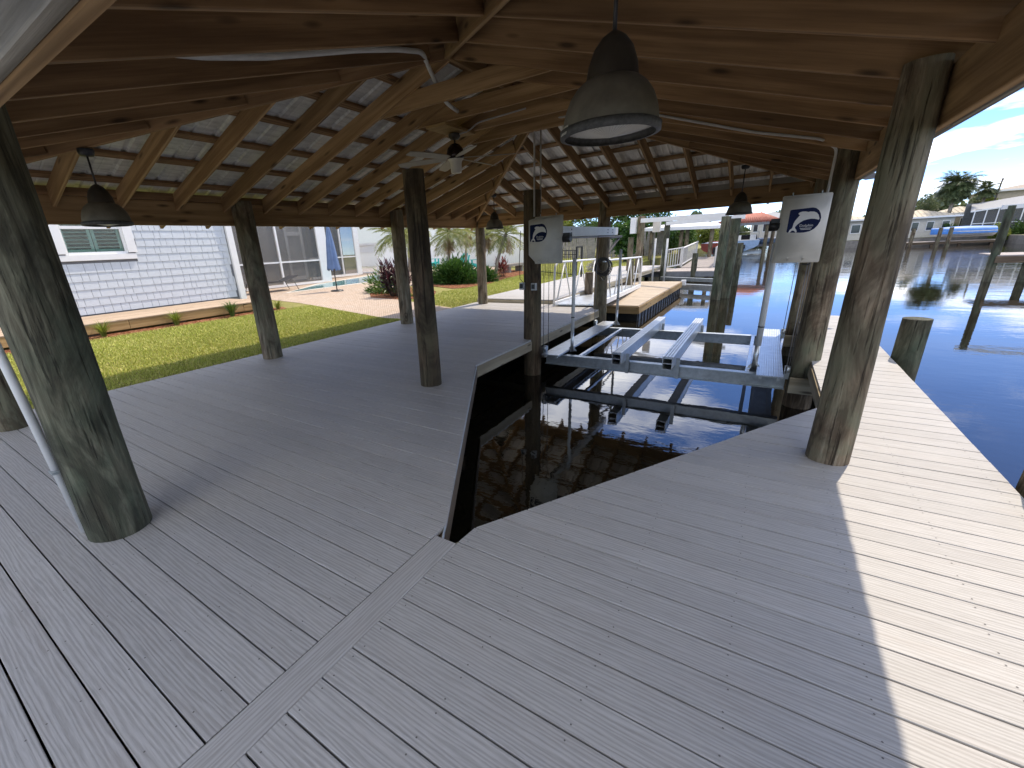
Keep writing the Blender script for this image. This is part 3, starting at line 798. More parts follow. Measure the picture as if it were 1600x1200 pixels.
def leafmesh(name, C, D, U, L, Wd, mat, fold=.25):
    """leaves as two-triangle folded blades; arrays of centres, directions, up vectors, lengths, widths"""
    k = len(C); Sd = np.cross(D, U); Sd /= np.maximum(np.linalg.norm(Sd, axis=1, keepdims=True), 1e-6)
    V = np.zeros((k, 4, 3)); l = L[:, None]; w = Wd[:, None]
    V[:, 0] = C; V[:, 1] = C + D * l * .45 + Sd * w * .5 - U * w * fold; V[:, 2] = C + D * l - U * l * .10; V[:, 3] = C + D * l * .45 - Sd * w * .5 - U * w * fold
    me = bpy.data.meshes.new(name); me.vertices.add(k * 4); me.vertices.foreach_set('co', V.ravel()); me.loops.add(k * 6); me.polygons.add(k * 2)
    idx = np.arange(k)[:, None] * 4 + np.array([0, 1, 2, 0, 2, 3])[None]
    me.loops.foreach_set('vertex_index', idx.ravel()); me.polygons.foreach_set('loop_start', np.arange(k * 2) * 3); me.polygons.foreach_set('loop_total', np.full(k * 2, 3)); me.update(); me.validate()
    me.materials.append(mat); return me
def unit(a): return a / np.maximum(np.linalg.norm(a, axis=-1, keepdims=True), 1e-6)
def obj(name, me, parent=None, loc=(0, 0, 0)):
    o = bpy.data.objects.new(name, me); COL.objects.link(o)
    if parent is not None: o.parent = parent
    o.location = loc; return o
def bush(name, loc, rad, n, leaf, wid, mat, label, cat='bush', group=None, seed=1, up=.35, stems=True, clumps=9):
    rg = np.random.default_rng(seed); root = empty(name, loc, label, cat, group)
    cl = unit(rg.normal(size=(clumps, 3))); cl[:, 2] = np.abs(cl[:, 2]); cl *= rg.uniform(.35, .72, (clumps, 1))
    ci = rg.integers(0, clumps, n); d = unit(rg.normal(size=(n, 3)))
    p = cl[ci] + d * rg.uniform(.2, .46, (n, 1)) ; p[:, 2] = np.abs(p[:, 2])
    C = p * np.array(rad); D = unit(d * .8 + unit(p) * .6 + np.array([0, 0, up]) + rg.normal(size=(n, 3)) * .35); U = unit(np.cross(D, rg.normal(size=(n, 3))))
    U = unit(U + np.array([0, 0, .6]))
    o = obj('foliage', leafmesh('foliage', C, D, U, leaf * rg.uniform(.6, 1.3, n), wid * rg.uniform(.7, 1.2, n), mat), root)
    if stems:
        mb = MB()
        for k in range(7):
            q = cl[k % clumps] * np.array(rad); mb.tube([(q[0] * .12, q[1] * .12, -.03), (q[0] * .5, q[1] * .5, q[2] * .5), tuple(q)], [.018, .012, .006], 5)
        obj('stems', mb.mesh('stems', M_BARK), root)
    return root
def tuft(name, loc, n, h, w, spread, mat, label, cat, group=None, seed=1, arch=.6):
    """strap-leaved tuft: blades that rise and arch over"""
    rg = random.Random(seed); root = empty(name, loc, label, cat, group); mb = MB()
    for k in range(n):
        a = rg.uniform(0, 6.283); l = h * rg.uniform(.6, 1.15); sp = spread * rg.uniform(.2, 1.1); r0 = rg.uniform(0, .05)
        dx, dy = math.cos(a), math.sin(a); sx, sy = -dy, dx; pts = []
        for t in (0, .35, .7, 1.0):
            z = l * (t - arch * .5 * t * t * t) ; rr = r0 + sp * t * t
            pts.append((dx * rr, dy * rr, z, w * (1 - t) ** .6 * .5 if t > .3 else w * .4))
        vs = [];
        for x, y, z, ww in pts: vs += [(x - sx * ww, y - sy * ww, z), (x + sx * ww, y + sy * ww, z)]
        mb.add(vs, [(2*i, 2*i+1, 2*i+3, 2*i+2) for i in range(3)])
    obj('leaves', mb.mesh('leaves', mat, fix=False), root); return root
def palm(name, loc, top, label, nf=22, fl=1.5, group=None, seed=1, r0=.07, mat=None, dead=4, lw=.024, cat='palm', nl=26, leaflen=.34, trunkmat=None, low=-.35):
    rg = np.random.default_rng(seed); root = empty(name, loc, label, cat, group); T = np.array(top, float)
    mb = MB(); mb.tube([(0, 0, -.1), (T[0]*.25, T[1]*.25, T[2]*.4), (T[0]*.7, T[1]*.7, T[2]*.8), tuple(T)], [r0 * 1.25, r0, r0 * .95, r0 * 1.2], 10)
    obj('trunk', mb.mesh('trunk', trunkmat or M_PTRUNK), root)
    for kind in (0, 1):
        Cs, Ds, Us, Ls, Ws = [], [], [], [], []; rc = MB()
        cnt_ = nf if kind == 0 else dead
        if cnt_ == 0: continue
        for f in range(cnt_):
            a = 6.283 * f * .382 + rg.uniform(-.2, .2); el = (rg.uniform(low, 1.25) if kind == 0 else rg.uniform(-1.3, -.7)); L = fl * rg.uniform(.8, 1.1) * (1 if kind == 0 else .55)
            p = T.copy(); d = np.array([math.cos(a) * math.cos(el), math.sin(a) * math.cos(el), math.sin(el)]); pts = [p.copy()]; m = 9
            for s_ in range(m):
                d = unit(d + np.array([0, 0, -.12 if kind == 0 else -.3])); p = p + d * L / m; pts.append(p.copy())
            rc.tube([tuple(q) for q in pts], [.012 - .001 * i for i in range(m + 1)], 4)
            side = unit(np.array([-math.sin(a), math.cos(a), 0.0]))
            for j in range(nl):
                t = .14 + .86 * j / nl; i = min(int(t * m), m - 1); fr = t * m - i; q = pts[i] * (1 - fr) + pts[i + 1] * fr; tg = unit(pts[i + 1] - pts[i]); up = unit(np.cross(side, tg)) * -1
                if up[2] < 0: up = -up
                for sg in (-1, 1):
                    Cs.append(q); Ds.append(unit(tg * .75 + side * sg * .85 + up * .15 + np.array([0, 0, -.25]) + rg.normal(size=3) * .08)); Us.append(up); Ls.append(leaflen * fl / 1.5 * (.55 + .9 * math.sin(math.pi * min(1, t * .92 + .1))) * rg.uniform(.85, 1.1)); Ws.append(lw)
        me = leafmesh('fronds', np.array(Cs), np.array(Ds), np.array(Us), np.array(Ls), np.array(Ws), (mat or L_PALM) if kind == 0 else L_DEAD)
        fo = obj('fronds' if kind == 0 else 'dry_fronds', me, root)
        obj('frond_stalks', rc.mesh('stalks', L_YEL if kind == 0 else L_DEAD), fo)
    return root
def tree(name, loc, h, rad, n, leaf, mat, label, group=None, seed=1, trunk=.16, cat='tree', clumps=16, crown=.55, parent=None):
    rg = np.random.default_rng(seed); root = empty(name, loc, label, cat, group); mb = MB(); cz = h * crown
    cl = unit(rg.normal(size=(clumps, 3))) * rg.uniform(.3, .85, (clumps, 1)); cl[:, 2] = cl[:, 2] * .9
    mb.tube([(0, 0, -.2), (.1, .05, h * .3), (-.05, .1, h * .55)], [trunk, trunk * .75, trunk * .5], 8)
    R_ = np.array([rad, rad, h * (1 - crown) * 1.0])
    for q in cl:
        w = q * R_ + np.array([0, 0, cz]); mb.tube([(0, .05, h * .35), (w[0]*.4, w[1]*.4, (h * .4 + w[2]) / 2), tuple(w)], [trunk * .4, trunk * .25, trunk * .08], 5)
    obj('trunk', mb.mesh('trunk', M_BARK), root)
    ci = rg.integers(0, clumps, n); d = unit(rg.normal(size=(n, 3))); p = cl[ci] + d * (rg.uniform(0, 1, (n, 1)) ** .5) * rg.uniform(.22, .4, (clumps, 1))[ci]
    C = p * R_ + np.array([0, 0, cz]); D = unit(d + rg.normal(size=(n, 3)) * .6); U = unit(np.cross(D, rg.normal(size=(n, 3))) + np.array([0, 0, .5]))
    obj('crown', leafmesh('crown', C, D, U, leaf * rg.uniform(.6, 1.3, n), leaf * .45 * rg.uniform(.7, 1.2, n), mat), root); return root
# ------------------------------------------------------------------ screened porch, pool, patio furniture
def m_screen():
    s = NT("insect_screen"); d = s.n('ShaderNodeBsdfDiffuse'); d.inputs[0].default_value = (.16, .16, .155, 1); t = s.n('ShaderNodeBsdfTransparent'); mx = s.n('ShaderNodeMixShader'); mx.inputs[0].default_value = .55
    s.t.links.new(t.outputs[0], mx.inputs[1]); s.t.links.new(d.outputs[0], mx.inputs[2]); s.t.links.new(mx.outputs[0], s.o.inputs[0]); return s.m
M_SCREEN = m_screen()
pc = empty('screened_porch', (-16.6, 11, .3), "white framed screened porch with a door behind the closed umbrella", "porch")
def pz(x): return terr(x)
def bay(X, ya_, yb_, zb_, rail, top, posts, wide):
    for y, w in posts: box('post', (X, y, (zb_ + top) / 2), (.09, w, top - zb_), M_TRIM, pc)
    box('rail', (X - .002, (ya_ + yb_) / 2, rail), (.05, yb_ - ya_, .06), M_TRIM, pc); box('sill', (X - .003, (ya_ + yb_) / 2, zb_ + .03), (.10, yb_ - ya_, .09), M_TRIM, pc)
    ys2 = [ya_] + [p[0] for p in posts if ya_ < p[0] < yb_] + [yb_]
    for a, b in zip(ys2[:-1], ys2[1:]):
        for z0_, z1_ in ((zb_ + .08, rail - .03), (rail + .03, top)): box('screen_panel', (X - .03, (a + b) / 2, (z0_ + z1_) / 2), (.004, b - a - .05, z1_ - z0_), M_SCREEN, pc, ch=0)
bay(-16.6, 9.0, 12.9, .36, 1.31, 3.4, [(9.05, .1), (10.93, .075), (13.12, .5)], 0)
bay(-18.0, 13.4, 16.3, .44, 1.36, 3.4, [(15.35, .05), (16.42, .3)], 0)
box('inner_wall', (-18.4, 11.0, 1.9), (.1, 5.0, 3.2), plain("porch_grey", (.42, .41, .39), .8), pc)
for y in (12.55, 13.35): box('door_frame', (-18.3, y, 1.6), (.06, .12, 2.5), M_TRIM, pc)
for z in (.55, 2.5): box('door_frame', (-18.3, 12.95, z), (.06, .7, .16), M_TRIM, pc)
box('inner_wall', (-20.2, 15.5, 1.9), (.1, 3.6, 3.2), plain("porch_dark", (.10, .115, .12), .6), pc)
def m_pool():
    s = NT("pool_water"); return s.done((.10, .26, .27), .05, normal=s.bump(s.noise(s.coord('Object'), 5, 3), .15, .02), spec=.6)
pool = patch('pool', [(-14.75, 9.9), (-14.85, 14.2), (-16.2, 17.0), (-17.4, 17.0), (-16.2, 12.4)], .014, m_pool())
patch('pool_coping', [(-14.5, 9.4), (-14.6, 14.4), (-16.0, 17.4), (-17.8, 17.4), (-16.5, 12.4)], .009, plain("coping", (.60, .55, .48), .7))
# closed umbrella
um = empty('patio_umbrella', (-13.25, 10.85, terr(-13.25)), "closed blue patio umbrella standing beside the pool", "umbrella")
mb = MB(); mb.tube([(0, 0, 0), (0, 0, 2.35)], .02, 10); mb.build('pole', plain("umbrella_pole", (.06, .055, .05), .4, .5), um, world=False)
mb = MB(); n = 32; prof = [(.20, .78), (.185, .95), (.16, 1.3), (.12, 1.75), (.075, 2.1), (.03, 2.3)]
vs = [((r * (1 + (.22 if k % 4 < 2 else -.12) * (1 - i * .12))) * math.cos(6.283 * k / n), (r * (1 + (.22 if k % 4 < 2 else -.12) * (1 - i * .12))) * math.sin(6.283 * k / n), z + (.05 * math.sin(k * 1.57) if i == 0 else 0)) for i, (r, z) in enumerate(prof) for k in range(n)]
mb.add(vs, [(i * n + k, i * n + (k + 1) % n, (i + 1) * n + (k + 1) % n, (i + 1) * n + k) for i in range(len(prof) - 1) for k in range(n)], True)
mb.build('canopy', plain("blue_canvas", (.13, .20, .36), .8, 0, .15, 5.0), um, world=False)
mb = MB(); mb.lathe([(.02, 2.28), (.045, 2.31), (.05, 2.36), (.03, 2.40), (.001, 2.43)], n=12); mb.build('finial', M_TRIM, um, world=False)
mb = MB(); mb.lathe([(.001, .05), (.22, .045), (.24, .0)], n=20); mb.build('base', M_BLACK, um, world=False)
# chaise longue
ch_ = empty('lounge_chair', (-15.55, 9.7, terr(-15.55)), "black sling lounge chair on the patio beside the porch", "chair")
mb = MB()
for sx in (-.3, .3):
    mb.tube([(sx, -1.0, .36), (sx, .45, .36), (sx, 1.0, .52)], .016, 6)
box_l = [(-.3, -.8), (.3, -.8), (-.3, .75), (.3, .75)]
mb.build('frame', M_BLACK, ch_, world=False)
for sx, sy in box_l:
    m2 = MB(); m2.tube([(sx, sy, .37), (sx, sy + (.18 if sy > 0 else -.12), 0)], .014, 6); m2.build('leg', M_BLACK, ch_, world=False)
mb = MB(); mb.add([(-.29, -1, .37), (.29, -1, .37), (.29, .45, .36), (-.29, .45, .36), (.29, 1.0, .53), (-.29, 1.0, .53)], [(0, 1, 2, 3), (3, 2, 4, 5)]); mb.build('sling', plain("dark_sling", (.035, .035, .04), .7), ch_, world=False)

# ------------------------------------------------------------------ planting on the house side
tuft('lily_turf', (-11.25, 3.05, terr(-11.25)), 90, .44, .020, .34, L_YEL, "spiky green border plant nearest the large left post", "plant", "border plants along the boardwalk", 1)
tuft('lily_turf', (-11.25, 4.45, terr(-11.25)), 100, .44, .020, .32, L_YEL, "second spiky border plant from the left along the boardwalk", "plant", "border plants along the boardwalk", 2)
tuft('lily_turf', (-11.22, 5.75, terr(-11.25)), 170, .52, .020, .32, L_MID, "fullest spiky green plant at the middle of the boardwalk border", "plant", "border plants along the boardwalk", 3)
tuft('lily_turf', (-11.22, 6.55, terr(-11.25)), 80, .34, .018, .24, L_YEL, "small spiky border plant just left of the second post", "plant", "border plants along the boardwalk", 4)
tuft('lily_turf', (-11.22, 7.05, terr(-11.25)), 80, .34, .018, .24, L_YEL, "small spiky border plant at the far end of the boardwalk", "plant", "border plants along the boardwalk", 5)
def ti(loc, h, r, n, mat, label, seed):
    rg = random.Random(seed); root = empty('ti_plant', loc, label, 'plant'); mb = MB(); C, D, U, L, Wd = [], [], [], [], []
    for k in range(n):
        a = rg.uniform(0, 6.28); rr = r * math.sqrt(rg.random()) * .75; x, y = rr * math.cos(a), rr * math.sin(a); hh = h * rg.uniform(.55, .95)
        mb.tube([(x * .5, y * .5, 0), (x, y, hh * .6), (x * 1.05, y * 1.05, hh)], [.014, .011, .008], 5)
        for j in range(26):
            t = .25 + .75 * j / 26; b = j * 2.4 + rg.uniform(-.3, .3); e = .1 + 1.1 * (j / 26)
            C.append((x, y, hh * t)); D.append((math.cos(b) * math.cos(e), math.sin(b) * math.cos(e), math.sin(e))); U.append((-math.cos(b) * math.sin(e), -math.sin(b) * math.sin(e), math.cos(e))); L.append(rg.uniform(.2, .34)); Wd.append(rg.uniform(.05, .08))
    obj('canes', mb.mesh('canes', M_BARK), root); obj('leaves', leafmesh('leaves', np.array(C), unit(np.array(D)), unit(np.array(U)), np.array(L), np.array(Wd), mat), root)
ti((-10.1, 10.75, terr(-10)), 1.2, .62, 34, L_PURP, "dark purple upright ti plant beside the paired wooden posts", 4)
ti((-10.4, 18.5, terr(-10.4)), .85, .4, 9, L_RED, "red ti plant behind the far corner post", 5)
bush('leafy_shrub', (-11.3, 11.3, terr(-11.3)), (.7, .7, .85), 900, .2, .05, L_MID, "light green shrub growing against the dark purple ti plant", seed=3)
bush('leafy_shrub', (-9.35, 11.0, terr(-9.3)), (.25, .25, .3), 160, .2, .035, L_YEL, "small bright green plant just right of the paired posts", 'plant', seed=5)
bush('dense_shrub', (-10.75, 14.95, terr(-10.7)), (1.05, .9, 1.1), 5200, .20, .055, L_DARK, "large glossy dark green mound of a shrub in the mulch bed", seed=8, clumps=22)
bush('dense_shrub', (-9.75, 15.9, terr(-10)), (.45, .45, .7), 900, .18, .05, L_DARK, "narrow dark green shrub behind the far corner post", seed=9)
GP = 'palms along the white fence'
palm('pygmy_palm', (-12.5, 17.0, terr(-12.5)), (.1, .0, 2.0), "slim pale trunked palm behind the dark green shrub", 26, 1.55, GP, 11, dead=3)
palm('pygmy_palm', (-12.0, 19.2, terr(-12)), (.3, .1, 1.95), "palm whose fronds fan out above the teal chair", 26, 1.6, GP, 12, dead=3)
palm('pygmy_palm', (-10.3, 17.5, terr(-10.3)), (.35, .5, 1.85), "palm with a leaning trunk just right of the far corner post", 26, 1.35, GP, 13, dead=2)
palm('pygmy_palm', (-14.6, 16.0, terr(-14.6)), (-.3, .2, 1.95), "palm with drooping dry fronds in front of the lattice panel", 26, 1.6, GP, 14, dead=2)
palm('pygmy_palm', (-17.2, 19.5, terr(-17)), (.1, .2, 2.4), "pale yellow green palm rising over the lattice panel", 24, 1.7, GP, 15, dead=2)
palm('pygmy_palm', (-14.6, 21.5, terr(-14.6)), (.1, .2, 2.2), "farthest pale palm standing against the white fence", 24, 1.6, GP, 16, dead=2)
# white board fence and lattice
wf = empty('white_fence', (-17, 25, .3), "tall white vertical board fence at the back of the yard", "fence")
mb = MB()
for k in range(88): mb.box((-25 + .15 * k, 25 + .004 * (k % 2), 1.1), (.142, .022, 1.75))
o = mb.build('boards', M_TRIM, wf); tag(o, kind='stuff')
for z in (.5, 1.7): box('rail', (-18.4, 25.04, z), (13, .05, .09), M_TRIM, wf)
for k in range(6): box('post', (-25 + 2.6 * k, 25.06, 1.1), (.1, .1, 1.85), M_TRIM, wf)
lt = empty('lattice_panel', (-19.0, 18, .4), "white lattice screen panel beside the screened porch", "lattice")
for x in (-19.75, -18.2): box('post', (x, 18, 1.15), (.1, .1, 1.75), M_TRIM, lt)
for z, h in ((.42, .08), (1.55, .08), (1.95, .12)): box('rail', (-18.97, 18, z), (1.46, .06, h), M_TRIM, lt)
box('panel', (-18.97, 18.03, 1.75), (1.46, .03, .33), M_TRIM, lt)
mb = MB()
for k in range(-9, 15):
    for sg in (1, -1):
        x0_ = -19.70 + k * .11; pts = []
        a = (x0_, .45) if sg == 1 else (x0_, 1.52); b = (x0_ + 1.07, 1.52) if sg == 1 else (x0_ + 1.07, .45)
        # clip to the frame
        lo = max(0.0, (-19.70 - a[0]) / 1.07); hi_ = min(1.0, (-18.25 - a[0]) / 1.07)
        if hi_ - lo > .05:
            f = lambda t: (a[0] + 1.07 * t, 18 + .008 * sg, a[1] + (b[1] - a[1]) * t)
            mb.bar(f(lo), f(hi_), .028, .008, up=(0, 1, 0))
o = mb.build('lattice_slats', M_TRIM, lt); tag(o, kind='stuff')
# teal garden chairs
M_TEAL = plain("teal_plastic", (.02, .42, .40), .45)
def adir(loc, rz, label):
    r = empty('adirondack_chair', loc, label, 'chair', None, None, rz)
    for k in range(5):
        m2 = MB(); x = -.22 + .11 * k; h = .95 - .06 * abs(k - 2) ** 1.6; m2.bar((x, .25, .3), (x * 1.15, .55, h), .1, .02, (0, -1, .3)); m2.build('back_slat', M_TEAL, r, world=False)
    m2 = MB(); m2.bar((0, -.3, .36), (0, .3, .28), .52, .025); m2.build('seat', M_TEAL, r, world=False)
    for s_ in (-1, 1):
        m2 = MB(); m2.bar((s_ * .32, -.38, .55), (s_ * .32, .38, .55), .12, .02); m2.build('armrest', M_TEAL, r, world=False)
        m2 = MB(); m2.bar((s_ * .29, -.3, 0), (s_ * .29, -.3, .55), .03, .1); m2.build('leg', M_TEAL, r, world=False)
        m2 = MB(); m2.bar((s_ * .27, .5, 0), (s_ * .27, -.3, .36), .03, .1); m2.build('leg', M_TEAL, r, world=False)
adir((-17.9, 22.6, terr(-17.9)), 2.6, "teal adirondack chair partly hidden by the paired posts")
adir((-15.5, 22.5, terr(-15.5)), .2, "teal adirondack chair with its back above the dark shrub")
adir((-14.4, 22.2, terr(-14.4)), -.6, "low teal adirondack chair right of the taller teal chair back")
tr_ = empty('garden_bench', (-11.3, 21.2, terr(-11.3)), "low grey concrete bench at the end of the mulch bed", "bench")
for (c_, s_) in (((-11.3, 21.2, .50), (.5, 1.9, .12)),): box('seat', c_, s_, M_CONC, tr_)
for y in (20.5, 21.9): box('leg', (-11.3, y, .28), (.4, .2, .34), M_CONC, tr_)
# neighbour's white lap-sided house
nh = empty('white_house', (-18, 29, 0), "white lap sided neighbour house behind the white fence", "house")
for k in range(24): plank('siding_board', (-30, 27.5, .5 + .15 * k), (-14.2, 27.5, .5 + .15 * k), .03, .16, M_TRIM, nh, up=(0, -.12, 1))
box('wall', (-22.1, 30, 2.0), (15.7, 4.9, 4.0), M_TRIM, nh); box('corner_trim', (-14.17, 27.48, 2.2), (.12, .1, 3.8), M_TRIM, nh)
# iron fence
ifn = empty('iron_fence', (-7.4, 18.6, 0), "black iron picket fence with a gate post at the end of the lawn", "fence")
M_IRON = plain("black_iron", (.012, .012, .013), .4, .3)
A = Vector((-9.6, 19.9, 0)); B = Vector((-6.72, 18.3, 0))
for k in range(27):
    p = A.lerp(B, k / 26); zt = terr(p.x); mb = MB(); mb.bar((p.x, p.y, zt), (p.x, p.y, zt + 1.2), .018, .018); mb.build('picket', M_IRON, ifn)
for z in (.18, 1.0, 1.15): plank('rail', (A.x, A.y, terr(A.x) + z), (B.x, B.y, terr(B.x) + z), .03, .03, M_IRON, ifn)
for x, y in ((-6.72, 18.3), (-6.35, 17.9)): box('gate_post', (x, y, .62), (.06, .06, 1.35), M_IRON, ifn)
plank('gate_rail', (-6.72, 18.3, 1.28), (-6.35, 17.9, 1.28), .04, .05, M_IRON, ifn)
# grey board fence far behind, with trees
gf = empty('grey_fence', (-12, 35, 0), "weathered grey wooden board fence behind the iron fence", "fence")
A = Vector((-22, 32, 0)); B = Vector((-6.9, 38, 0)); mb = MB(); M_GREYW = wood("grey_fence_wood", (.20, .19, .17), (.34, .32, .29), knots=False, var=.1)
for k in range(112):
    p = A.lerp(B, k / 112); q = A.lerp(B, (k + .93) / 112); mb.bar((p.x, p.y + random.uniform(-.01, .01), 1.1 + random.uniform(-.02, .02)), (q.x, q.y, 1.1), .02, 1.95)
o = mb.build('boards', M_GREYW, gf); tag(o, kind='stuff')
for k in range(7):
    p = A.lerp(B, k / 6); box('post', (p.x, p.y + .08, 1.1), (.1, .1, 2.0), M_GREYW, gf)
GT = 'trees behind the grey fence'
for i, (x, y, h, r, mat, lb) in enumerate([(-22, 40, 6, 3, L_MID, "broad leafy tree left of the motor box behind the white house"), (-16, 38.5, 5.2, 2.6, L_YEL, "sunlit yellow green tree over the grey fence"), (-12, 40, 6, 2.8, L_MID, "rounded green tree behind the grey fence"),
        (-9, 41, 5, 2.2, L_DARK, "dark green tree beside the tall neighbour pile"), (-8.0, 31, 3.0, 1.0, L_DARK, "small dark tree on the near side of the grey fence")]):
    tree('garden_tree', (x, y, 0), h, r, 5200 if i < 4 else 2600, .28, mat, lb, GT, 20 + i, crown=.5)

# ------------------------------------------------------------------ pendant lamps
def m_lens():
    s = NT("prismatic_lens"); return s.done((.82, .80, .74), .22, spec=.6, Transmission_Weight=.35)
M_LENS = m_lens(); M_SHADE = plain("aged_bronze_shade", (.15, .14, .115), .62, .1, .3, 9.0, .15); M_RIM = plain("rim_black", (.055, .055, .055), .6, 0, .5, 60.0, .3)
def lamp(x, y, z, ztop, label, n=48, mount=True):
    r = empty('pendant_lamp', (x, y, z), label, 'lamp', 'pendant lamps under the boathouse roof')
    mb = MB(); mb.lathe([(.178, .0), (.196, .002), (.198, .028), (.186, .034), (.176, .032)], n=n); mb.build('rim', M_RIM, r, world=False)
    mb = MB(); mb.lathe([(.186, .03), (.184, .06), (.176, .095), (.160, .135), (.136, .168), (.108, .190), (.090, .197)], n=n); mb.build('shade', M_SHADE, r, world=False)
    mb = MB(); mb.lathe([(.098, .184), (.099, .20), (.092, .245), (.074, .295), (.047, .33), (.020, .348), (.012, .352)], n=n); mb.build('socket_housing', M_DARKM, r, world=False)
    mb = MB(); k = 96; vs = [(0, 0, -.006)] + [(.178 * math.cos(6.2832 * i / k), .178 * math.sin(6.2832 * i / k), .030 + (.004 if i % 2 else 0)) for i in range(k)]
    mb.add(vs, [(0, 1 + (i + 1) % k, 1 + i) for i in range(k)]); mb.build('lens', M_LENS, r, world=False)
    mb = MB(); mb.tube([(0, 0, .345), (0, 0, ztop - z)], .0085, 8); mb.build('stem', M_BLACK, r, world=False)
    mb = MB(); mb.lathe([(.012, ztop - z - .05), (.05, ztop - z - .045), (.062, ztop - z - .02), (.062, ztop - z + .01)], n=16); mb.build('ceiling_box', M_BLACK, r, world=False)
    mb = MB(); mb.box((.13, -.145, .045), (.05, .004, .03)); 
    return r
big = lamp(-.612, 2.0, 1.90, 2.53, "largest and nearest bell shaped pendant lamp, hanging in the upper right centre")
mb = MB(); 
for i in range(5):
    a0, a1 = 3.75 + .058 * i, 3.75 + .058 * (i + 1); mb.quad(*[(rr * math.cos(a), rr * math.sin(a), zz) for rr, zz, a in ((.1995, .005, a0), (.1995, .005, a1), (.1905, .038, a1), (.1905, .038, a0))])
mb.build('label', plain("paper_label", (.45, .44, .40), .7, 0, .4, 60), big, world=False, fix=False)
lamp(-5.2, 1.72, 1.865, 2.49, "pendant lamp at the left in front of the house window")
lamp(-5.1, 8.73, 1.85, 2.54, "small far pendant lamp left of the motor box")
lamp(-.5, 9.0, 1.785, 2.52, "far pendant lamp against the tile roofed boathouse at right")

# ------------------------------------------------------------------ ceiling fan
fx, fy = -3.56, 5.14
fan = empty('ceiling_fan', (fx, fy, 2.6), "ceiling fan with pale blades and a drum light under the ridge", "fan")
M_FANB = plain("fan_blade_grey", (.34, .31, .26), .5, 0, .1); M_FANW = plain("fan_light_white", (.72, .69, .60), .4)
box('mount_plate', (fx, 5.08, 2.905), (.30, .66, .03), M_GOLDW, fan)
mb = MB(); mb.lathe([(.075, .275), (.075, .24), (.05, .215), (.02, .21)], n=20); mb.tube([(0, 0, .21), (0, 0, .14)], .013, 8); mb.build('downrod', M_DARKM, fan, world=False)
mb = MB(); mb.lathe([(.02, .17), (.06, .155), (.10, .11), (.115, .05), (.115, .012), (.09, -.01), (.001, -.012)], n=28); mb.build('motor', plain("fan_motor", (.035, .022, .016), .18, .4), fan, world=False)
mb = MB(); mb.lathe([(.105, -.012), (.085, -.03), (.075, -.06), (.068, -.17), (.001, -.172)], n=24); mb.build('light', M_FANW, fan, world=False)
for k in range(6):
    a = R(20 + 60 * k); mb = MB(); d = Vector((math.cos(a), math.sin(a), 0)); sd_ = Vector((-math.sin(a), math.cos(a), .22)).normalized(); vs = []
    for t, w in ((.12, .03), (.2, .055), (.45, .07), (.7, .062), (.79, .045)):
        for e in (-1, 1): p = d * t + sd_ * w * e; vs.append((p.x, p.y, p.z - .03 * t))
    m_ = len(vs); vs += [(x, y, z + .008) for x, y, z in vs]
    fs = []
    for i in range(4): fs += [(2*i, 2*i+1, 2*i+3, 2*i+2), (m_+2*i, m_+2*i+2, m_+2*i+3, m_+2*i+1), (2*i, 2*i+2, m_+2*i+2, m_+2*i), (2*i+1, m_+2*i+1, m_+2*i+3, 2*i+3)]
    fs += [(0, m_, m_+1, 1), (8, 9, m_+9, m_+8)]
    mb.add(vs, fs); mb.build('blade', M_FANB, fan, world=False)

# ------------------------------------------------------------------ conduits
def conduit(name, pts, r, label, mat=M_CONDUIT, straps=(), parent=None):
    root = empty(name, pts[0], label, 'conduit')
    # rounded polyline
    P = [Vector(p) for p in pts]; Q = [P[0]]
    for i in range(1, len(P) - 1):
        a, b, c_ = P[i-1], P[i], P[i+1]; d = min(.07, (b - a).length * .4, (c_ - b).length * .4); u = b + (a - b).normalized() * d; v = b + (c_ - b).normalized() * d
        for t in (0, .25, .5, .75, 1): Q.append(u * (1-t)**2 + b * 2*t*(1-t) + v * t*t)
    Q.append(P[-1]); mb = MB(); mb.tube([tuple(q) for q in Q], r, 10); mb.build('pipe', mat, root)
    for s_ in straps:
        m2 = MB(); m2.box(s_, (r * 3.2, r * 2.6, .012)); m2.build('strap', M_GALV, root)
    return root
conduit('conduit', [(-3.205, .465, -.0), (-3.20, .40, 1.9)], .0215, "white pipe standing against the large left post", M_PVC, [(-3.19, .45, .42)])
rx = -5.98 + .605 * 5
conduit('conduit', [(rx + .062, .72, 2.43), (rx + .062, 1.13, 2.53), (rx + .062, 1.65, 2.62), (rx + .062, 2.08, 2.73), (rx + .062, 2.9, 2.99), (rx + .062, 3.4, 3.13), (rx + .05, 3.75, 3.21), (rx - .12, 4.1, 3.16), (rx - .25, 4.5, 3.02), (rx - .25, 4.72, 2.98)], .021, "sagging pale conduit along the overhead rafters at upper left", M_PVC)
conduit('conduit', [(-6.1, .75, 2.31), (-5.75, 1.12, 2.40), (-5.5, 1.42, 2.50), (-5.3, 1.64, 2.515)], .016, "short grey conduit running to the left pendant lamp")
conduit('conduit', [(-2.98, 6.28, 1.88), (-2.98, 6.28, 3.0), (-2.9, 6.1, 3.06), (-2.2, 5.94, 2.99), (-1.3, 5.94, zr(-1.3) + .05), (-.3, 5.94, zr(-.3) + .015), (.28, 5.94, zr(.28) + .04), (.44, 6.25, 2.26), (.435, 6.33, 1.40)], .013, "thin grey conduit from the left motor box across the rafters to the right post")
conduit('conduit', [(-2.99, 6.52, 1.95), (-2.99, 6.52, 3.05)], .013, "vertical grey conduit on the far side of the free standing pile")
conduit('conduit', [(fx + .06, fy, 2.86), (fx + .16, fy + .1, 2.90), (fx + .22, fy + .22, 3.0), (fx + .9, fy + .23, 3.03)], .009, "thin conduit feeding the ceiling fan")
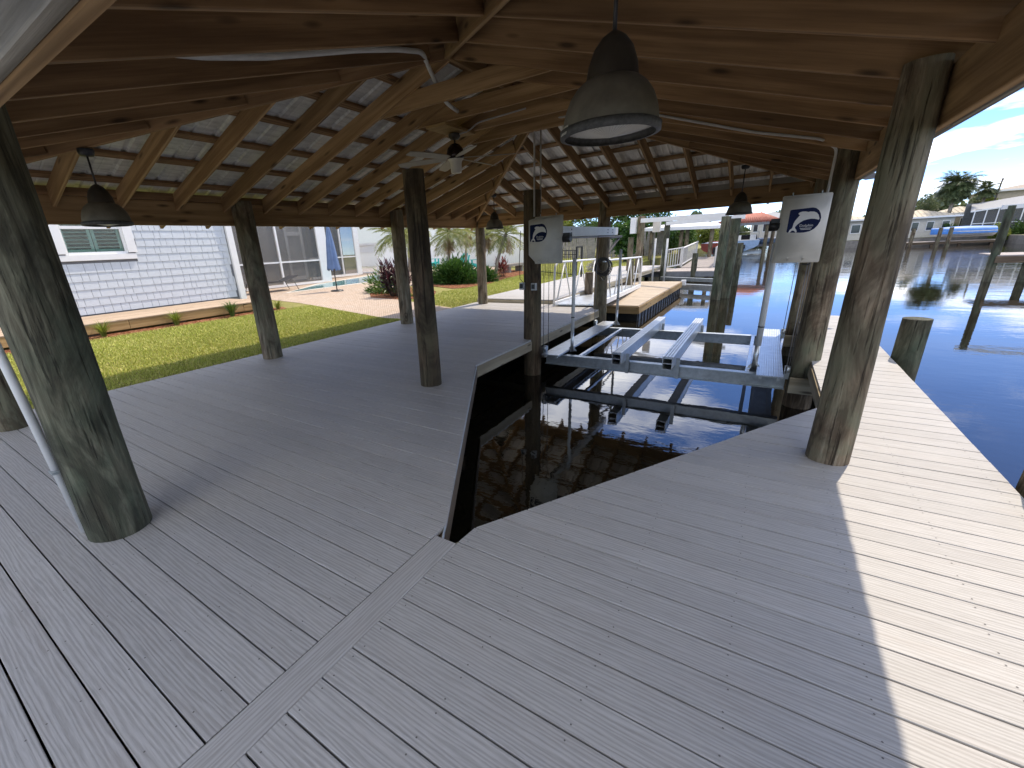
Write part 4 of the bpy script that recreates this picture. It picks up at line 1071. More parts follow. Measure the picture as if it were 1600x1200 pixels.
jb = box('junction_box', (.44, 6.325, 1.34), (.085, .05, .115), M_CONDUIT); tag(jb, "small grey junction box on the right post beside the motor box", "electrical box")
mb = MB(); mb.tube([(.44, 6.30, 1.28), (.45, 6.28, 1.2), (.40, 6.27, 1.12), (.34, 6.27, 1.13)], .008, 6); o = mb.build('power_cable', M_BLACK); tag(o, "short black cable looping under the right junction box", "cable")

# ------------------------------------------------------------------ free standing piles
o = pile('wooden_pile', -3.09, 3.70, -.6, 2.26, .125, .108, M_PILED, seed=31); tag(o, "free standing wooden pile rising through the middle of the deck", "pile")
o = pile('wooden_pile', -3.10, 6.46, -1.5, 2.26, .15, .13, M_PILED, seed=32); tag(o, "dark wooden pile at the slip edge carrying the left motor box", "pile")
o = pile('wooden_pile', 1.555, 6.95, -1.5, .46, .135, .13, M_PILEG, seed=33); tag(o, "short mooring pile beside the right dock behind the big post", "pile")
o = pile('wooden_pile', 1.60, 3.62, -1.5, .55, .15, .145, M_PILE, seed=34); tag(o, "mooring pile cut off by the right edge of the view", "pile")
mb = MB(); mb.tube([(-3.25, 6.36, 1.7), (-3.27, 6.34, 1.2), (-3.26, 6.34, .98), (-3.16, 6.30, .90)], .006, 6); o = mb.build('power_cable', M_BLACK); tag(o, "black cable hanging down the dark lift pile", "cable")
for (x, y, z, lb) in ((-3.20, 6.30, .87, "grey outlet box on the left side of the dark lift pile"), (-3.0, 6.31, .86, "grey outlet box on the right side of the dark lift pile")):
    r = empty('outlet_box', (x, y, z), lb, 'outlet'); box('housing', (x, y, z), (.075, .06, .11), M_CONDUIT, r); box('cover', (x, y - .034, z + .005), (.05, .015, .07), M_BLACK, r)

# ------------------------------------------------------------------ lift motor boxes with their emblem
M_BOX = plain("aged_white_plastic", (.62, .58, .51), .45, 0, .14, 3.0)
M_NAVY = plain("navy_vinyl", (.010, .016, .055), .7, 0, .1, spec=.15); M_DOLPH = plain("white_vinyl", (.66, .63, .58), .5, 0, .04)
LG = [(320,665),(335,630),(365,605),(372,575),(378,545),(395,510),(425,470),(450,440),(432,432),(428,420),(445,405),(475,395),(520,393),(548,398),(575,392),(620,392),(655,405),(678,430),(686,455),(692,475),(685,492),(665,485),(630,480),(590,480),(545,490),(500,505),(460,530),(425,560),(400,590),(405,610),(420,625),(428,655),(412,660),(400,645),(380,635),(360,640),(345,660)]
DG = [(320,395),(326,382),(345,376),(600,342),(640,348),(675,372),(700,410),(712,460),(705,510),(680,560),(640,605),(585,638),(520,655),(470,660),(305,665),(296,655)]
def lg(p): 
    x, y = p; return ((x + (y - 520) * .09 - 500) / 395 * .27, -(y + (x - 505) * .09 - 505) / 300 * .235)
def flatpoly(poly, z, name, mat, parent, s=1.0):
    m = MB(); m.add([(a * s, -z, b * s) for a, b in poly], [tuple(range(len(poly)))]); o = m.build(name, mat, parent, fix=False, world=False)
    bm = bmesh.new(); bm.from_mesh(o.data); bmesh.ops.triangulate(bm, faces=bm.faces)
    for f in bm.faces:
        if f.normal.y > 0: f.normal_flip()
    bm.to_mesh(o.data); bm.free(); return o
def motor_box(x, y, z0, z1, w, label, lo, tilt):
    r = empty('lift_motor_box', (x, y, z0), label, 'motor box', 'boat lift motor boxes', None, tilt); h = z1 - z0
    # vacuum-formed cover: rim flange, tapered sides, sloped bottom
    d = .26; t = .045; vs = []; F = [(-w/2, 0), (w/2, 0), (w/2, h), (-w/2, h)]; fr = [(-w/2 + t*.6, .13), (w/2 - t*1.3, .13), (w/2 - t*1.3, h - t*1.1), (-w/2 + t*.6, h - t*1.1)]
    bk = [(a, d, b) for a, b in F]; rim = [(a, d - .03, b) for a, b in F]; ins = [(a * .94, d - .035, .015 if b == 0 else b - .018) for a, b in F]; bt = [(-w/2 + t*.5, .02, .13), (w/2 - t*1.2, .02, .13)]
    fro = [(a, 0, b) for a, b in fr]
    m = MB(); vs = bk + rim + ins + fro
    fs = [(i, (i+1) % 4, 4 + (i+1) % 4, 4 + i) for i in range(4)] + [(4 + i, 4 + (i+1) % 4, 8 + (i+1) % 4, 8 + i) for i in range(4)] + [(8 + i, 8 + (i+1) % 4, 12 + (i+1) % 4, 12 + i) for i in range(4)] + [(12, 13, 14, 15), (3, 2, 1, 0)]
    m.add(vs, fs); me = m.mesh('cover', M_BOX); o = obj('cover', me, r)
    bm = bmesh.new(); bm.from_mesh(me); bmesh.ops.bevel(bm, geom=list(bm.edges), offset=.012, segments=2, affect='EDGES', clamp_overlap=True); bm.to_mesh(me); bm.free()
    for p in me.polygons: p.use_smooth = True
    lp = empty('emblem', lo); lp.parent = r; 
    lp.location = lo
    p1 = flatpoly([lg(p) for p in DG], 0, 'emblem_field', M_NAVY, r); p1.location = lo
    p2 = flatpoly([lg(p) for p in LG], .0015, 'emblem_dolphin', M_DOLPH, r); p2.location = lo
    bpy.data.objects.remove(lp)
    cu = bpy.data.curves.new('lettering', 'FONT'); cu.body = "Dolphin"; cu.size = .036; cu.align_x = 'CENTER'
    tmp = bpy.data.objects.new('tmp', cu); COL.objects.link(tmp); dg = bpy.context.evaluated_depsgraph_get(); me = bpy.data.meshes.new_from_object(tmp.evaluated_get(dg)); bpy.data.objects.remove(tmp)
    me.materials.clear(); me.materials.append(M_DOLPH); q = obj('lettering', me, r, (lo[0] + .03, lo[1] - .0016, lo[2] - .062)); q.rotation_euler[0] = R(90)
    m = MB()
    for i, ww in enumerate((.10, .085)): m.add([(lo[0] + .03 - ww/2, lo[1] - .0016, lo[2] - .079 - i * .012), (lo[0] + .03 + ww/2, lo[1] - .0016, lo[2] - .079 - i * .012), (lo[0] + .03 + ww/2, lo[1] - .0016, lo[2] - .074 - i * .012), (lo[0] + .03 - ww/2, lo[1] - .0016, lo[2] - .074 - i * .012)], [(0, 1, 2, 3)])
    m.build('small_print', M_DOLPH, r, world=False, fix=False)
    for i in (-1, 1): m = MB(); m.bar((i * w * .16 - .02, .075, .06), (i * w * .16 - .02, .155, .03), .014, .012); m.build('rib', M_BOX, r, world=False)
    for i in range(3): m = MB(); m.bar((w/2 - .052, .03, .2 + .14 * i), (w/2 - .02, .19, .2 + .14 * i), .006, .006); m.build('side_rib', M_BOX, r, world=False)
    for i in (-.13, .12): m = MB(); m.tube([(i, .235, h - .005), (i, .235, h + .03)], .006, 6); m.build('hook', M_GALV, r, world=False)
    return r
motor_box(-2.725, 5.95, 1.21, 1.87, .45, "motor box with blue dolphin emblem on the dark slip edge pile", (-.04, -.003, .43), R(-4))
motor_box(.285, 5.95, 1.15, 1.85, .43, "motor box with blue dolphin emblem on the right hand post", (-.02, -.003, .435), R(4))
for x, lb in ((-2.42, "black electric motor behind the left motor box"), (.03, "black electric motor at the left of the right motor box")):
    mb = MB(); mb.tube([(x - .06, 6.2, 1.55), (x + .05, 6.2, 1.55)], .055, 12); mb.box((x, 6.2, 1.6), (.1, .09, .05)); o = mb.build('lift_motor', M_BLACK); tag(o, lb, "motor")

# ------------------------------------------------------------------ boat lift
def ibeam(mb, p, q, h, w, t=.012):
    a = Vector(p); b = Vector(q); up = Vector((0, 0, 1)); mb.bar(a + up * (h/2 - t/2), b + up * (h/2 - t/2), w, t); mb.bar(a - up * (h/2 - t/2), b - up * (h/2 - t/2), w, t); mb.bar(a, b, t, h - 2*t)
for x, lb in ((-2.93, "long white aluminium cable beam on the left lift piles"), (.36, "aluminium cable beam along the right hand posts")):
    r = empty('lift_cable_beam', (x, 8.2, 1.67), lb, 'beam'); mb = MB()
    for z in (1.745, 1.60): mb.bar((x, 6.25, z), (x, 10.42, z), .10, .012)
    mb.bar((x + (.046 if x < 0 else -.046), 6.25, 1.672), (x + (.046 if x < 0 else -.046), 10.42, 1.672), .01, .146); mb.build('channel', M_WPAINT if x < 0 else M_ALU, r)
    for y in (6.95, 7.55, 9.65, 10.0):
        for z in (1.645, 1.70): m2 = MB(); sx = x + (.053 if x < 0 else -.053); m2.tube([(sx, y, z), (sx + (.006 if x < 0 else -.006), y, z)], .012, 8); m2.build('bolt', M_BLACK, r)
    m2 = MB(); m2.tube([(x - .0, 6.3, 1.57), (x, 10.3, 1.57)], .02, 8); m2.build('drive_shaft', M_CABLE, r)
br = empty('steel_bracket', (-3.02, 10.2, 1.5), "dark steel knee bracket on the far lift pile", "bracket"); plank('arm', (-3.0, 10.12, 1.54), (-3.0, 11.15, 1.56), .06, .05, M_DARKM, br); plank('brace', (-3.0, 10.14, 1.2), (-3.0, 10.95, 1.52), .05, .04, M_DARKM, br); plank('plate', (-3.0, 10.145, 1.1), (-3.0, 10.145, 1.6), .05, .03, M_DARKM, br, up=(0, 1, 0))
lift = empty('boat_lift', (-1.2, 7.9, -.3), "empty aluminium boat lift cradle with two bunks over the slip", "boat lift")
for y in (6.5, 9.05): mb = MB(); ibeam(mb, (-2.86, y, -.33), (.42, y, -.33), .17, .11); mb.build('cradle_beam', M_GALV, lift)
for x in (-1.62, -.93):
    mb = MB()
    for dx in (-.055, -.018, .018, .055): mb.bar((x + dx, 6.18, -.06), (x + dx, 9.5, -.06), .026, .016)
    mb.bar((x, 6.18, -.075), (x, 9.5, -.075), .14, .012); mb.bar((x - .06, 6.18, -.155), (x - .06, 9.5, -.155), .01, .16); mb.bar((x + .06, 6.18, -.155), (x + .06, 9.5, -.155), .01, .16); mb.bar((x, 6.18, -.15), (x, 9.5, -.15), .12, .01); mb.bar((x, 6.18, -.232), (x, 9.5, -.232), .13, .01)
    mb.build('bunk', M_ALU, lift)
    for y in (6.43, 9.12): box('bunk_bracket', (x + .10, y, -.27), (.05, .012, .3), M_GALV, lift)
for x0_, x1_, lb in ((-2.83, -2.54, 0), (.10, .385, 1)):
    mb = MB(); nn = 11
    for k in range(nn): mb.bar((x0_ + (x1_ - x0_) * (k + .5) / nn, 6.24, -.205), (x0_ + (x1_ - x0_) * (k + .5) / nn, 9.5, -.205), (x1_ - x0_) / nn * .72, .016)
    mb.bar(((x0_ + x1_) / 2, 6.25, -.216), ((x0_ + x1_) / 2, 9.5, -.216), x1_ - x0_, .01)
    for xx in (x0_ + .05, x1_ - .05): mb.bar((xx, 6.25, -.235), (xx, 9.5, -.235), .03, .03)
    mb.build('catwalk', M_ALU, lift)
plank('side_rail', (-2.30, 6.56, -.27), (-2.30, 9.0, -.27), .05, .05, M_ALU, lift); plank('side_rail', (.0, 6.56, -.27), (.0, 9.0, -.27), .05, .05, M_ALU, lift)
for x, y, zt, rr in ((-2.52, 6.78, 1.25, .028), (-2.50, 9.35, 1.3, .026), (.07, 6.70, 1.36, .036)):
    mb = MB(); mb.tube([(x, y, -.25), (x, y, .1)], rr * .9, 12); mb.build('guide_post_base', M_ALU, lift)
    mb = MB(); mb.tube([(x, y, .08), (x, y, zt)], rr, 14); mb.build('guide_post', M_PVC, lift)
    mb = MB(); mb.tube([(x, y, .32), (x, y, .335)], rr * 1.04, 14); mb.build('band', M_BLACK, lift)
    mb = MB(); mb.add([(x - .09, y, -.24), (x + .09, y, -.24), (x, y, -.12)], [(0, 1, 2)]); mb.add([(x, y - .09, -.24), (x, y + .09, -.24), (x, y, -.12)], [(0, 1, 2)]); mb.build('gusset', M_ALU, lift, fix=False)
for x, y, z1_ in ((-2.88, 6.42, 1.2), (-2.83, 6.5, 1.55), (.40, 6.35, 1.15), (.43, 6.45, 1.55), (-2.9, 9.1, 1.58), (.42, 9.1, 1.58)):
    mb = MB(); mb.tube([(x, y, -.18), (x, y, z1_)], .0055, 6); mb.build('cable', M_CABLE, lift)
for x in (-2.86, .42):
    for y in (6.45, 9.05): mb = MB(); mb.box((x, y, -.2), (.05, .08, .13)); mb.tube([(x - .03, y, -.15), (x + .03, y, -.15)], .05, 12); mb.build('pulley', M_GALV, lift)

# ------------------------------------------------------------------ hose coil, walkway, gangway, floating dock
hc = empty('hose_coil', (-2.98, 9.80, .95), "dark hose coiled on the pile beside the gangway", "hose")
mb = MB(); rg = random.Random(2)
for k in range(6):
    r_ = .15 + rg.uniform(-.035, .03); cx0, cz0 = rg.uniform(-.02, .02), rg.uniform(-.02, .02); mb.tube([(cx0 + r_ * math.cos(a) * 1.0, -.02 * k + .012 * math.sin(3 * a), cz0 + r_ * math.sin(a) * 1.05) for a in [6.2832 * i / 24 for i in range(25)]], .011, 6)
mb.tube([(.1, -.05, -.12), (.06, -.06, -.28), (.02, -.05, -.3), (-.05, -.05, -.2)], .011, 6); mb.build('loops', plain("dark_hose", (.045, .043, .04), .5), hc, world=False)
box('hook', (-2.98, 9.87, 1.05), (.05, .1, .03), M_GALV, hc)
M_TANDECK = m_deck()
wk = empty('walkway', (0, 0, 0), kind='structure')
for k in range(96):
    y = 10.62 + .15 * k; board(y, -6.80, -6.80, -4.45, -4.45, wk, .10)
plank('fascia_board', (-4.43, 10.54, -.0), (-4.43, 25, -.0), .035, .14, M_FASC, wk); plank('fascia_board', (-6.8, 10.525, 0), (-4.45, 10.525, 0), .03, .14, M_FASC, wk)
for (x, y, z1_, lb) in ((-4.33, 12.9, .62, "short wooden post beside the gangway rail"), (-4.3, 17.6, .70, "wooden post where the gangway meets the floating dock"), (-5.3, 21.4, 1.55, "tan square topped pile behind the floating dock")):
    o = pile('wooden_pile', x, y, -1.5, z1_, .13, .12, M_PILE, seed=int(y)); tag(o, lb, "pile")
gw = empty('gangway', (-3.7, 10.3, 0), "white aluminium gangway with truss rails sloping down to the floating dock", "gangway")
GA = Vector((-3.72, 10.15, .05)); GB = Vector((-4.25, 16.7, -.14)); gd = (GB - GA).normalized(); gs = Vector((-gd.y, gd.x, 0)).normalized() * -1
nb_ = 44; mb = MB()
for k in range(22):
    p = GA + gs * (-.5 + 1.0 * (k + .5) / 22); q = GB + gs * (-.5 + 1.0 * (k + .5) / 22); mb.bar(p, q, .036, .02)
mb.bar(GA - Vector((0, 0, .012)), GB - Vector((0, 0, .012)), 1.0, .008); mb.build('tread', M_ALU, gw)
for sgn in (-1, 1):
    o_ = gs * .54 * sgn; plank('stringer', GA + o_, GB + o_, .06, .12, M_WPAINT, gw)
    H = Vector((0, 0, 1.0)); mb = MB(); a = GA + o_; b = GB + o_
    mb.tube([a, a + H * .8 + gd * .02, a + H * .93 + gd * .08, a + H * 1.0 + gd * .25, b + H * 1.0 - gd * .25, b + H * .93 - gd * .08, b + H * .8 - gd * .02, b], .026, 8); mb.build('handrail', M_WPAINT, gw)
    for k in range(4):
        m0 = a.lerp(b, (k + .5) / 4); l = a.lerp(b, (k + .12) / 4); r_ = a.lerp(b, (k + .88) / 4); mb = MB(); mb.tube([l, m0 + H], .017, 6); mb.tube([m0 + H, r_], .017, 6); mb.build('truss_brace', M_WPAINT, gw)
fd = empty('floating_dock', (-3.9, 15.5, -.4), "tan floating dock on black floats at the foot of the gangway", "floating dock")
M_TAN2 = wood("tan_dock_boards", (.40, .32, .23), (.54, .45, .34), var=.15)
for k in range(47):
    y = 12.08 + .15 * k; plank('deck_plank', (-5.1, y, -.21), (-2.66, y, -.21), .144, .028, M_TAN2, fd)
for a, b in (((-2.66, 12.0), (-2.66, 19.1)), ((-5.1, 12.0), (-5.1, 19.1)), ((-5.1, 12.0), (-2.66, 12.0)), ((-5.1, 19.1), (-2.66, 19.1))): plank('frame_timber', (a[0], a[1], -.32), (b[0], b[1], -.32), .045, .19, M_GOLDW, fd)
for k in range(9):
    y = 12.45 + .78 * k
    for x in (-3.1, -4.6): 
        mb = MB(); mb.box((x, y, -.56), (.82, .70, .30)); 
        for j in (-.2, .2): mb.box((x + .42, y + j, -.55), (.03, .12, .24))
        mb.build('float', M_BLACK, fd)
box('corner_bumper', (-2.60, 19.1, -.25), (.16, .16, .2), M_WPAINT, fd)
# ------------------------------------------------------------------ neighbours along the left bank
M_GREYD = wood("grey_dock_boards", (.33, .29, .26), (.50, .45, .41), knots=False, var=.2)
M_GREYF = plain("grey_dock_fascia", (.20, .21, .22), .7, 0, .2); M_WRAIL = plain("weathered_white_rail", (.60, .59, .56), .6, 0, .12)
nd = empty('neighbour_dock', (-3.8, 25, -.3), "grey wooden neighbour dock beyond the floating dock", "dock")
for k in range(16): plank('plank', (-6.8, 24.6 + .15 * k, -.20), (-1.75, 24.6 + .15 * k, -.20), .144, .03, M_GREYD, nd)
plank('fascia_board', (-6.8, 24.5, -.34), (-1.75, 24.5, -.34), .05, .24, M_GREYF, nd); plank('fascia_board', (-1.73, 24.5, -.34), (-1.73, 27, -.34), .05, .24, M_GREYF, nd)
for k in range(44): plank('ramp_plank', (-3.9, 27.1 + .15 * k, -.17 + .006 * k), (-2.35, 27.1 + .15 * k, -.17 + .006 * k), .144, .03, M_GREYD, nd)
for x in (-3.92, -2.33): plank('ramp_stringer', (x, 27, -.28), (x, 33.6, -.02), .05, .2, M_GREYF, nd)
for x in (-5.6, -3.8, -2.0):
    for y in (24.8, 26.7): nd_p = pile('support_pile', x, y, -1.5, -.36, .11, .11, M_PILEG, seed=int(-x * 10)); nd_p.parent = nd; nd_p.matrix_local = parent_inv(nd) @ Matrix.Translation((x, y, 0))
def railing(p, q, h, nb, parent, w=.09):
    P0 = Vector(p); Q0 = Vector(q); up = Vector((0, 0, h)); plank('rail_cap', P0 + up, Q0 + up, .12, .04, M_WRAIL, parent); plank('rail_bottom', P0 + up * .12, Q0 + up * .12, .04, .07, M_WRAIL, parent)
    for k in range(nb):
        t = (k + .5) / nb; a = P0.lerp(Q0, t); plank('baluster', a + up * .12, a + up * .98, .05, .03, M_WRAIL, parent, up=(1, 0, 0))
    for e in (P0, Q0): plank('rail_post', e, e + up * 1.05, .09, .09, M_WRAIL, parent, up=(1, 0, 0))
railing((-4.55, 25.0, -.18), (-3.95, 27.2, -.12), 1.0, 8, nd); railing((-3.93, 27.3, -.14), (-3.93, 33, .08), 1.0, 14, nd); railing((-2.3, 27.3, -.14), (-2.3, 33, .08), .95, 14, nd); railing((-1.9, 25.2, -.2), (-1.9, 26.9, -.2), .55, 6, nd)
o = pile('wooden_pile', -2.95, 24.55, -1.5, .66, .13, .125, M_PILEG, seed=51); tag(o, "short capped pile on the grey neighbour dock", "pile")
for i, (x, y, z1_, lb) in enumerate([(-4.55, 19.9, 2.35, "tall pale green pile at the left of the neighbour lift"), (-1.27, 17.0, 2.02, "front green pile of the neighbour lift, left of a pair"), (-1.02, 17.5, 1.95, "back green pile of the neighbour lift, right of a pair"), (-.98, 21.8, 1.1, "green pile just behind the pair of neighbour lift piles"), (-4.3, 24.2, 2.2, "dark pile behind the white poles of the neighbour lift")]):
    o = pile('lift_pile', x, y, -1.5, z1_, .15 if i != 3 else .12, .14 if i != 3 else .11, M_PILEG if i else M_PILE, seed=60 + i); tag(o, lb, "pile", "piles of the neighbour boat lift")
nl_ = empty('neighbour_lift', (-2.9, 19, 1), "silver neighbour boat lift with a long overhead beam and white poles", "boat lift")
plank('overhead_beam', (-4.5, 19.7, 2.17), (-1.25, 17.1, 2.06), .12, .16, M_WPAINT, nl_); plank('overhead_beam', (-4.3, 24.0, 2.1), (-1.0, 21.8, 2.1), .12, .16, M_WPAINT, nl_)
plank('cradle_beam', (-4.3, 20.4, -.42), (-1.3, 18.9, -.42), .12, .16, M_GALV, nl_); plank('cradle_beam', (-4.2, 23.2, -.42), (-1.15, 21.6, -.42), .12, .16, M_GALV, nl_)
for x, y, zt in ((-4.02, 20.3, 1.45), (-3.62, 20.7, 1.42), (-1.5, 18.6, 1.38)): mb = MB(); mb.tube([(x, y, -.45), (x, y, zt)], .04, 10); mb.build('guide_post', M_PVC, nl_)
mb = MB(); mb.box((-4.82, 19.75, 2.0), (.22, .25, .62)); mb.build('motor_cover', M_WPAINT, nl_); mb = MB(); mb.box((-4.0, 20.2, 1.95), (.28, .2, .5)); mb.build('motor_cover', M_BOX, nl_)
# white canopied boathouse behind
wb = empty('white_boathouse', (-5, 34, 0), "flat white roofed boathouse behind the neighbour dock", "boathouse")
mb = MB(); mb.add([(-7.4, 33, 2.12), (-2.9, 33, 2.02), (-2.9, 38, 2.12), (-7.4, 38, 2.12), (-5.6, 35.3, 2.42), (-4.2, 35.3, 2.42)], [(0, 1, 5, 4), (1, 2, 5), (2, 3, 4, 5), (3, 0, 4)]); mb.build('roof', M_TRIM, wb, fix=False)
plank('fascia_board', (-7.4, 32.98, 2.02), (-2.9, 32.98, 1.92), .05, .2, M_TRIM, wb); plank('fascia_board', (-2.88, 33, 1.92), (-2.88, 38, 2.0), .05, .2, M_TRIM, wb)
for x in (-6.9, -5.0, -4.65, -3.2): o = pile('post', x, 33.4, -1.5, 1.95, .13, .12, M_PILE, seed=int(-x * 7)); o.parent = wb; o.matrix_local = parent_inv(wb) @ Matrix.Translation((x, 33.4, 0))
def hull(mb_, L, Wd, H, bow=1.0, n=11, deadrise=.35, flat=False):
    """a boat hull along +y (bow), transom at y=0"""
    secs = []
    for i in range(n):
        t = i / (n - 1); w = Wd / 2 * (1 - max(0, (t - .45) / .55) ** 2.2 * .97); sh = H * (1 + .18 * t * t); kz = H * (.0 + .55 * max(0, (t - .6) / .4) ** 2)
        secs.append([(-w, t * L, sh), (-w * .94, t * L, H * .55 + kz * .4), (-w * .75, t * L, H * deadrise * (1 - t * .2) + kz * .6), (0, t * L, kz), (w * .75, t * L, H * deadrise * (1 - t * .2) + kz * .6), (w * .94, t * L, H * .55 + kz * .4), (w, t * L, sh)])
    vs = [p for s_ in secs for p in s_]; m_ = 7; fs = [(i * m_ + k, i * m_ + k + 1, (i + 1) * m_ + k + 1, (i + 1) * m_ + k) for i in range(n - 1) for k in range(m_ - 1)]
    fs.append(tuple(range(7))); mb_.add(vs, fs, False); return secs
M_HULLW = plain("gelcoat_white", (.75, .76, .76), .25); M_HULLB = plain("gelcoat_blue", (.30, .42, .60), .25); M_HULLR = plain("red_hull", (.34, .055, .03), .35); M_WIND = plain("tinted_windscreen", (.02, .025, .03), .08)
def boat(loc, rz, L, Wd, H, mat, label, cabin=True, drive=True, deckmat=None):
    r = empty('motor_boat', loc, label, 'boat', None, None, rz); mb_ = MB(); hull(mb_, L, Wd, H); mb_.build('hull', mat, r, world=False)
    mb_ = MB(); hull(mb_, L * .985, Wd * 1.02, H * .42); b = mb_.mesh('topsides', deckmat or M_HULLW); o_ = obj('topside_band', b, r, (0, .02, H * .60))
    mb_ = MB(); mb_.prism([(-Wd * .47, .05), (Wd * .47, .05), (Wd * .42, L * .6), (0, L * .97), (-Wd * .42, L * .6)], H * 1.03, H * 1.06); mb_.build('deck', M_HULLW, r, world=False)
    if cabin:
        mb_ = MB(); mb_.add([(-Wd * .4, L * .28, H * 1.05), (Wd * .4, L * .28, H * 1.05), (Wd * .34, L * .6, H * 1.08), (-Wd * .34, L * .6, H * 1.08), (-Wd * .36, L * .32, H * 1.5), (Wd * .36, L * .32, H * 1.5), (Wd * .28, L * .45, H * 1.5), (-Wd * .28, L * .45, H * 1.5)], [(0, 1, 5, 4), (1, 2, 6, 5), (2, 3, 7, 6), (3, 0, 4, 7), (4, 5, 6, 7)]); mb_.build('windscreen', M_WIND, r, world=False)
        for sx in (-.25, .25): mb_ = MB(); mb_.box((sx * Wd, L * .2, H * 1.25), (Wd * .2, .12, H * .5)); mb_.box((sx * Wd, L * .2 + .2, H * 1.1), (Wd * .2, .4, H * .12)); mb_.build('seat', M_HULLW, r, world=False)
        mb_ = MB()
        for sx in (-.42, .42): mb_.tube([(sx * Wd, L * .42, H * 1.05), (sx * Wd, L * .36, H * 1.75), (sx * Wd * .9, L * .2, H * 1.8)], .02, 6)
        mb_.tube([(-.40 * Wd, L * .3, H * 1.78), (.40 * Wd, L * .3, H * 1.78)], .02, 6); mb_.build('arch', M_GALV, r, world=False)
    if drive: mb_ = MB(); mb_.box((0, -.15, H * .45), (.28, .3, .34)); mb_.box((0, -.25, H * .12), (.1, .22, .5)); mb_.tube([(0, -.42, -.02), (0, -.2, -.02)], [.03, .06], 8); mb_.build('outdrive', M_BLACK, r, world=False)
    return r
boat((-3.05, 35.5, .12), 0, 5.0, 1.9, .75, M_HULLR, "red boat under the white roofed boathouse", False, True, M_HULLR)
# red tiled boathouse with a boat on its lift
rb = empty('tile_boathouse', (-2, 52, 0), "open boathouse with a red clay tile hip roof down the canal", "boathouse")
def m_tile():
    s = NT("clay_tile"); n = s.noise(s.coord('Object'), 6, 4); return s.done(s.ramp(n, [(.3, (.30, .085, .055)), (.7, (.48, .19, .13))]), .75)
M_TILE = m_tile()
def tiled_slope(a, b, c_, d, rows, name, parent):
    """barrel-tile slope: a,b eave ends; d,c_ ridge ends"""
    a, b, c_, d = map(Vector, (a, b, c_, d)); mb_ = MB(); nrm = (b - a).cross(d - a).normalized()
    if nrm.z < 0: nrm = -nrm
    for k in range(rows):
        t = (k + .5) / rows; p = a.lerp(b, t); q = d.lerp(c_, t); mb_.tube([p + nrm * .01, q + nrm * .01], (b - a).length / rows * .5, 6, cap=True)
    mb_.add([a, b, c_, d], [(0, 1, 2, 3)]); return mb_.build(name, M_TILE, parent, fix=False)
e = 2.38; tiled_slope((-4.4, 50, e), (.45, 50, e), (-1.1, 52.2, 3.12), (-2.9, 52.2, 3.12), 24, 'roof_slope', rb); tiled_slope((.45, 50, e), (.45, 57, e), (-1.1, 54.8, 3.12), (-1.1, 52.2, 3.12), 24, 'roof_slope', rb); tiled_slope((-4.4, 57, e), (-4.4, 50, e), (-2.9, 52.2, 3.12), (-2.9, 54.8, 3.12), 24, 'roof_slope', rb); tiled_slope((.45, 57, e), (-4.4, 57, e), (-2.9, 54.8, 3.12), (-1.1, 54.8, 3.12), 24, 'roof_slope', rb)
for p, q in (((-4.3, 50.1), (.35, 50.1)), ((.35, 50.1), (.35, 56.9)), ((-4.3, 50.1), (-4.3, 56.9))): plank('eave_beam', (p[0], p[1], e - .16), (q[0], q[1], e - .16), .15, .25, M_GREYF, rb)
for x, y in ((-4.0, 50.4), (-.35, 50.4), (.15, 53), (-4.0, 56.5), (.15, 56.5)): o = pile('post', x, y, -1.5, 2.2, .16, .15, M_PILE, seed=int(y * 3 + x)); o.parent = rb; o.matrix_local = parent_inv(rb) @ Matrix.Translation((x, y, 0))
plank('lift_beam', (-3.8, 51, -.38), (-.3, 51, -.38), .2, .2, M_GALV, rb); plank('lift_beam', (-3.8, 54, -.38), (-.3, 54, -.38), .2, .2, M_GALV, rb)
boat((-2.0, 50.3, -.22), 0, 6.4, 2.45, .98, M_HULLB, "white and blue motor boat on a lift under the red tile roof", True, True)
boat((1.2, 54, .05), .9, 4.8, 2.0, .75, M_HULLB, "second pale boat just right of the tile roofed boathouse", False, True)
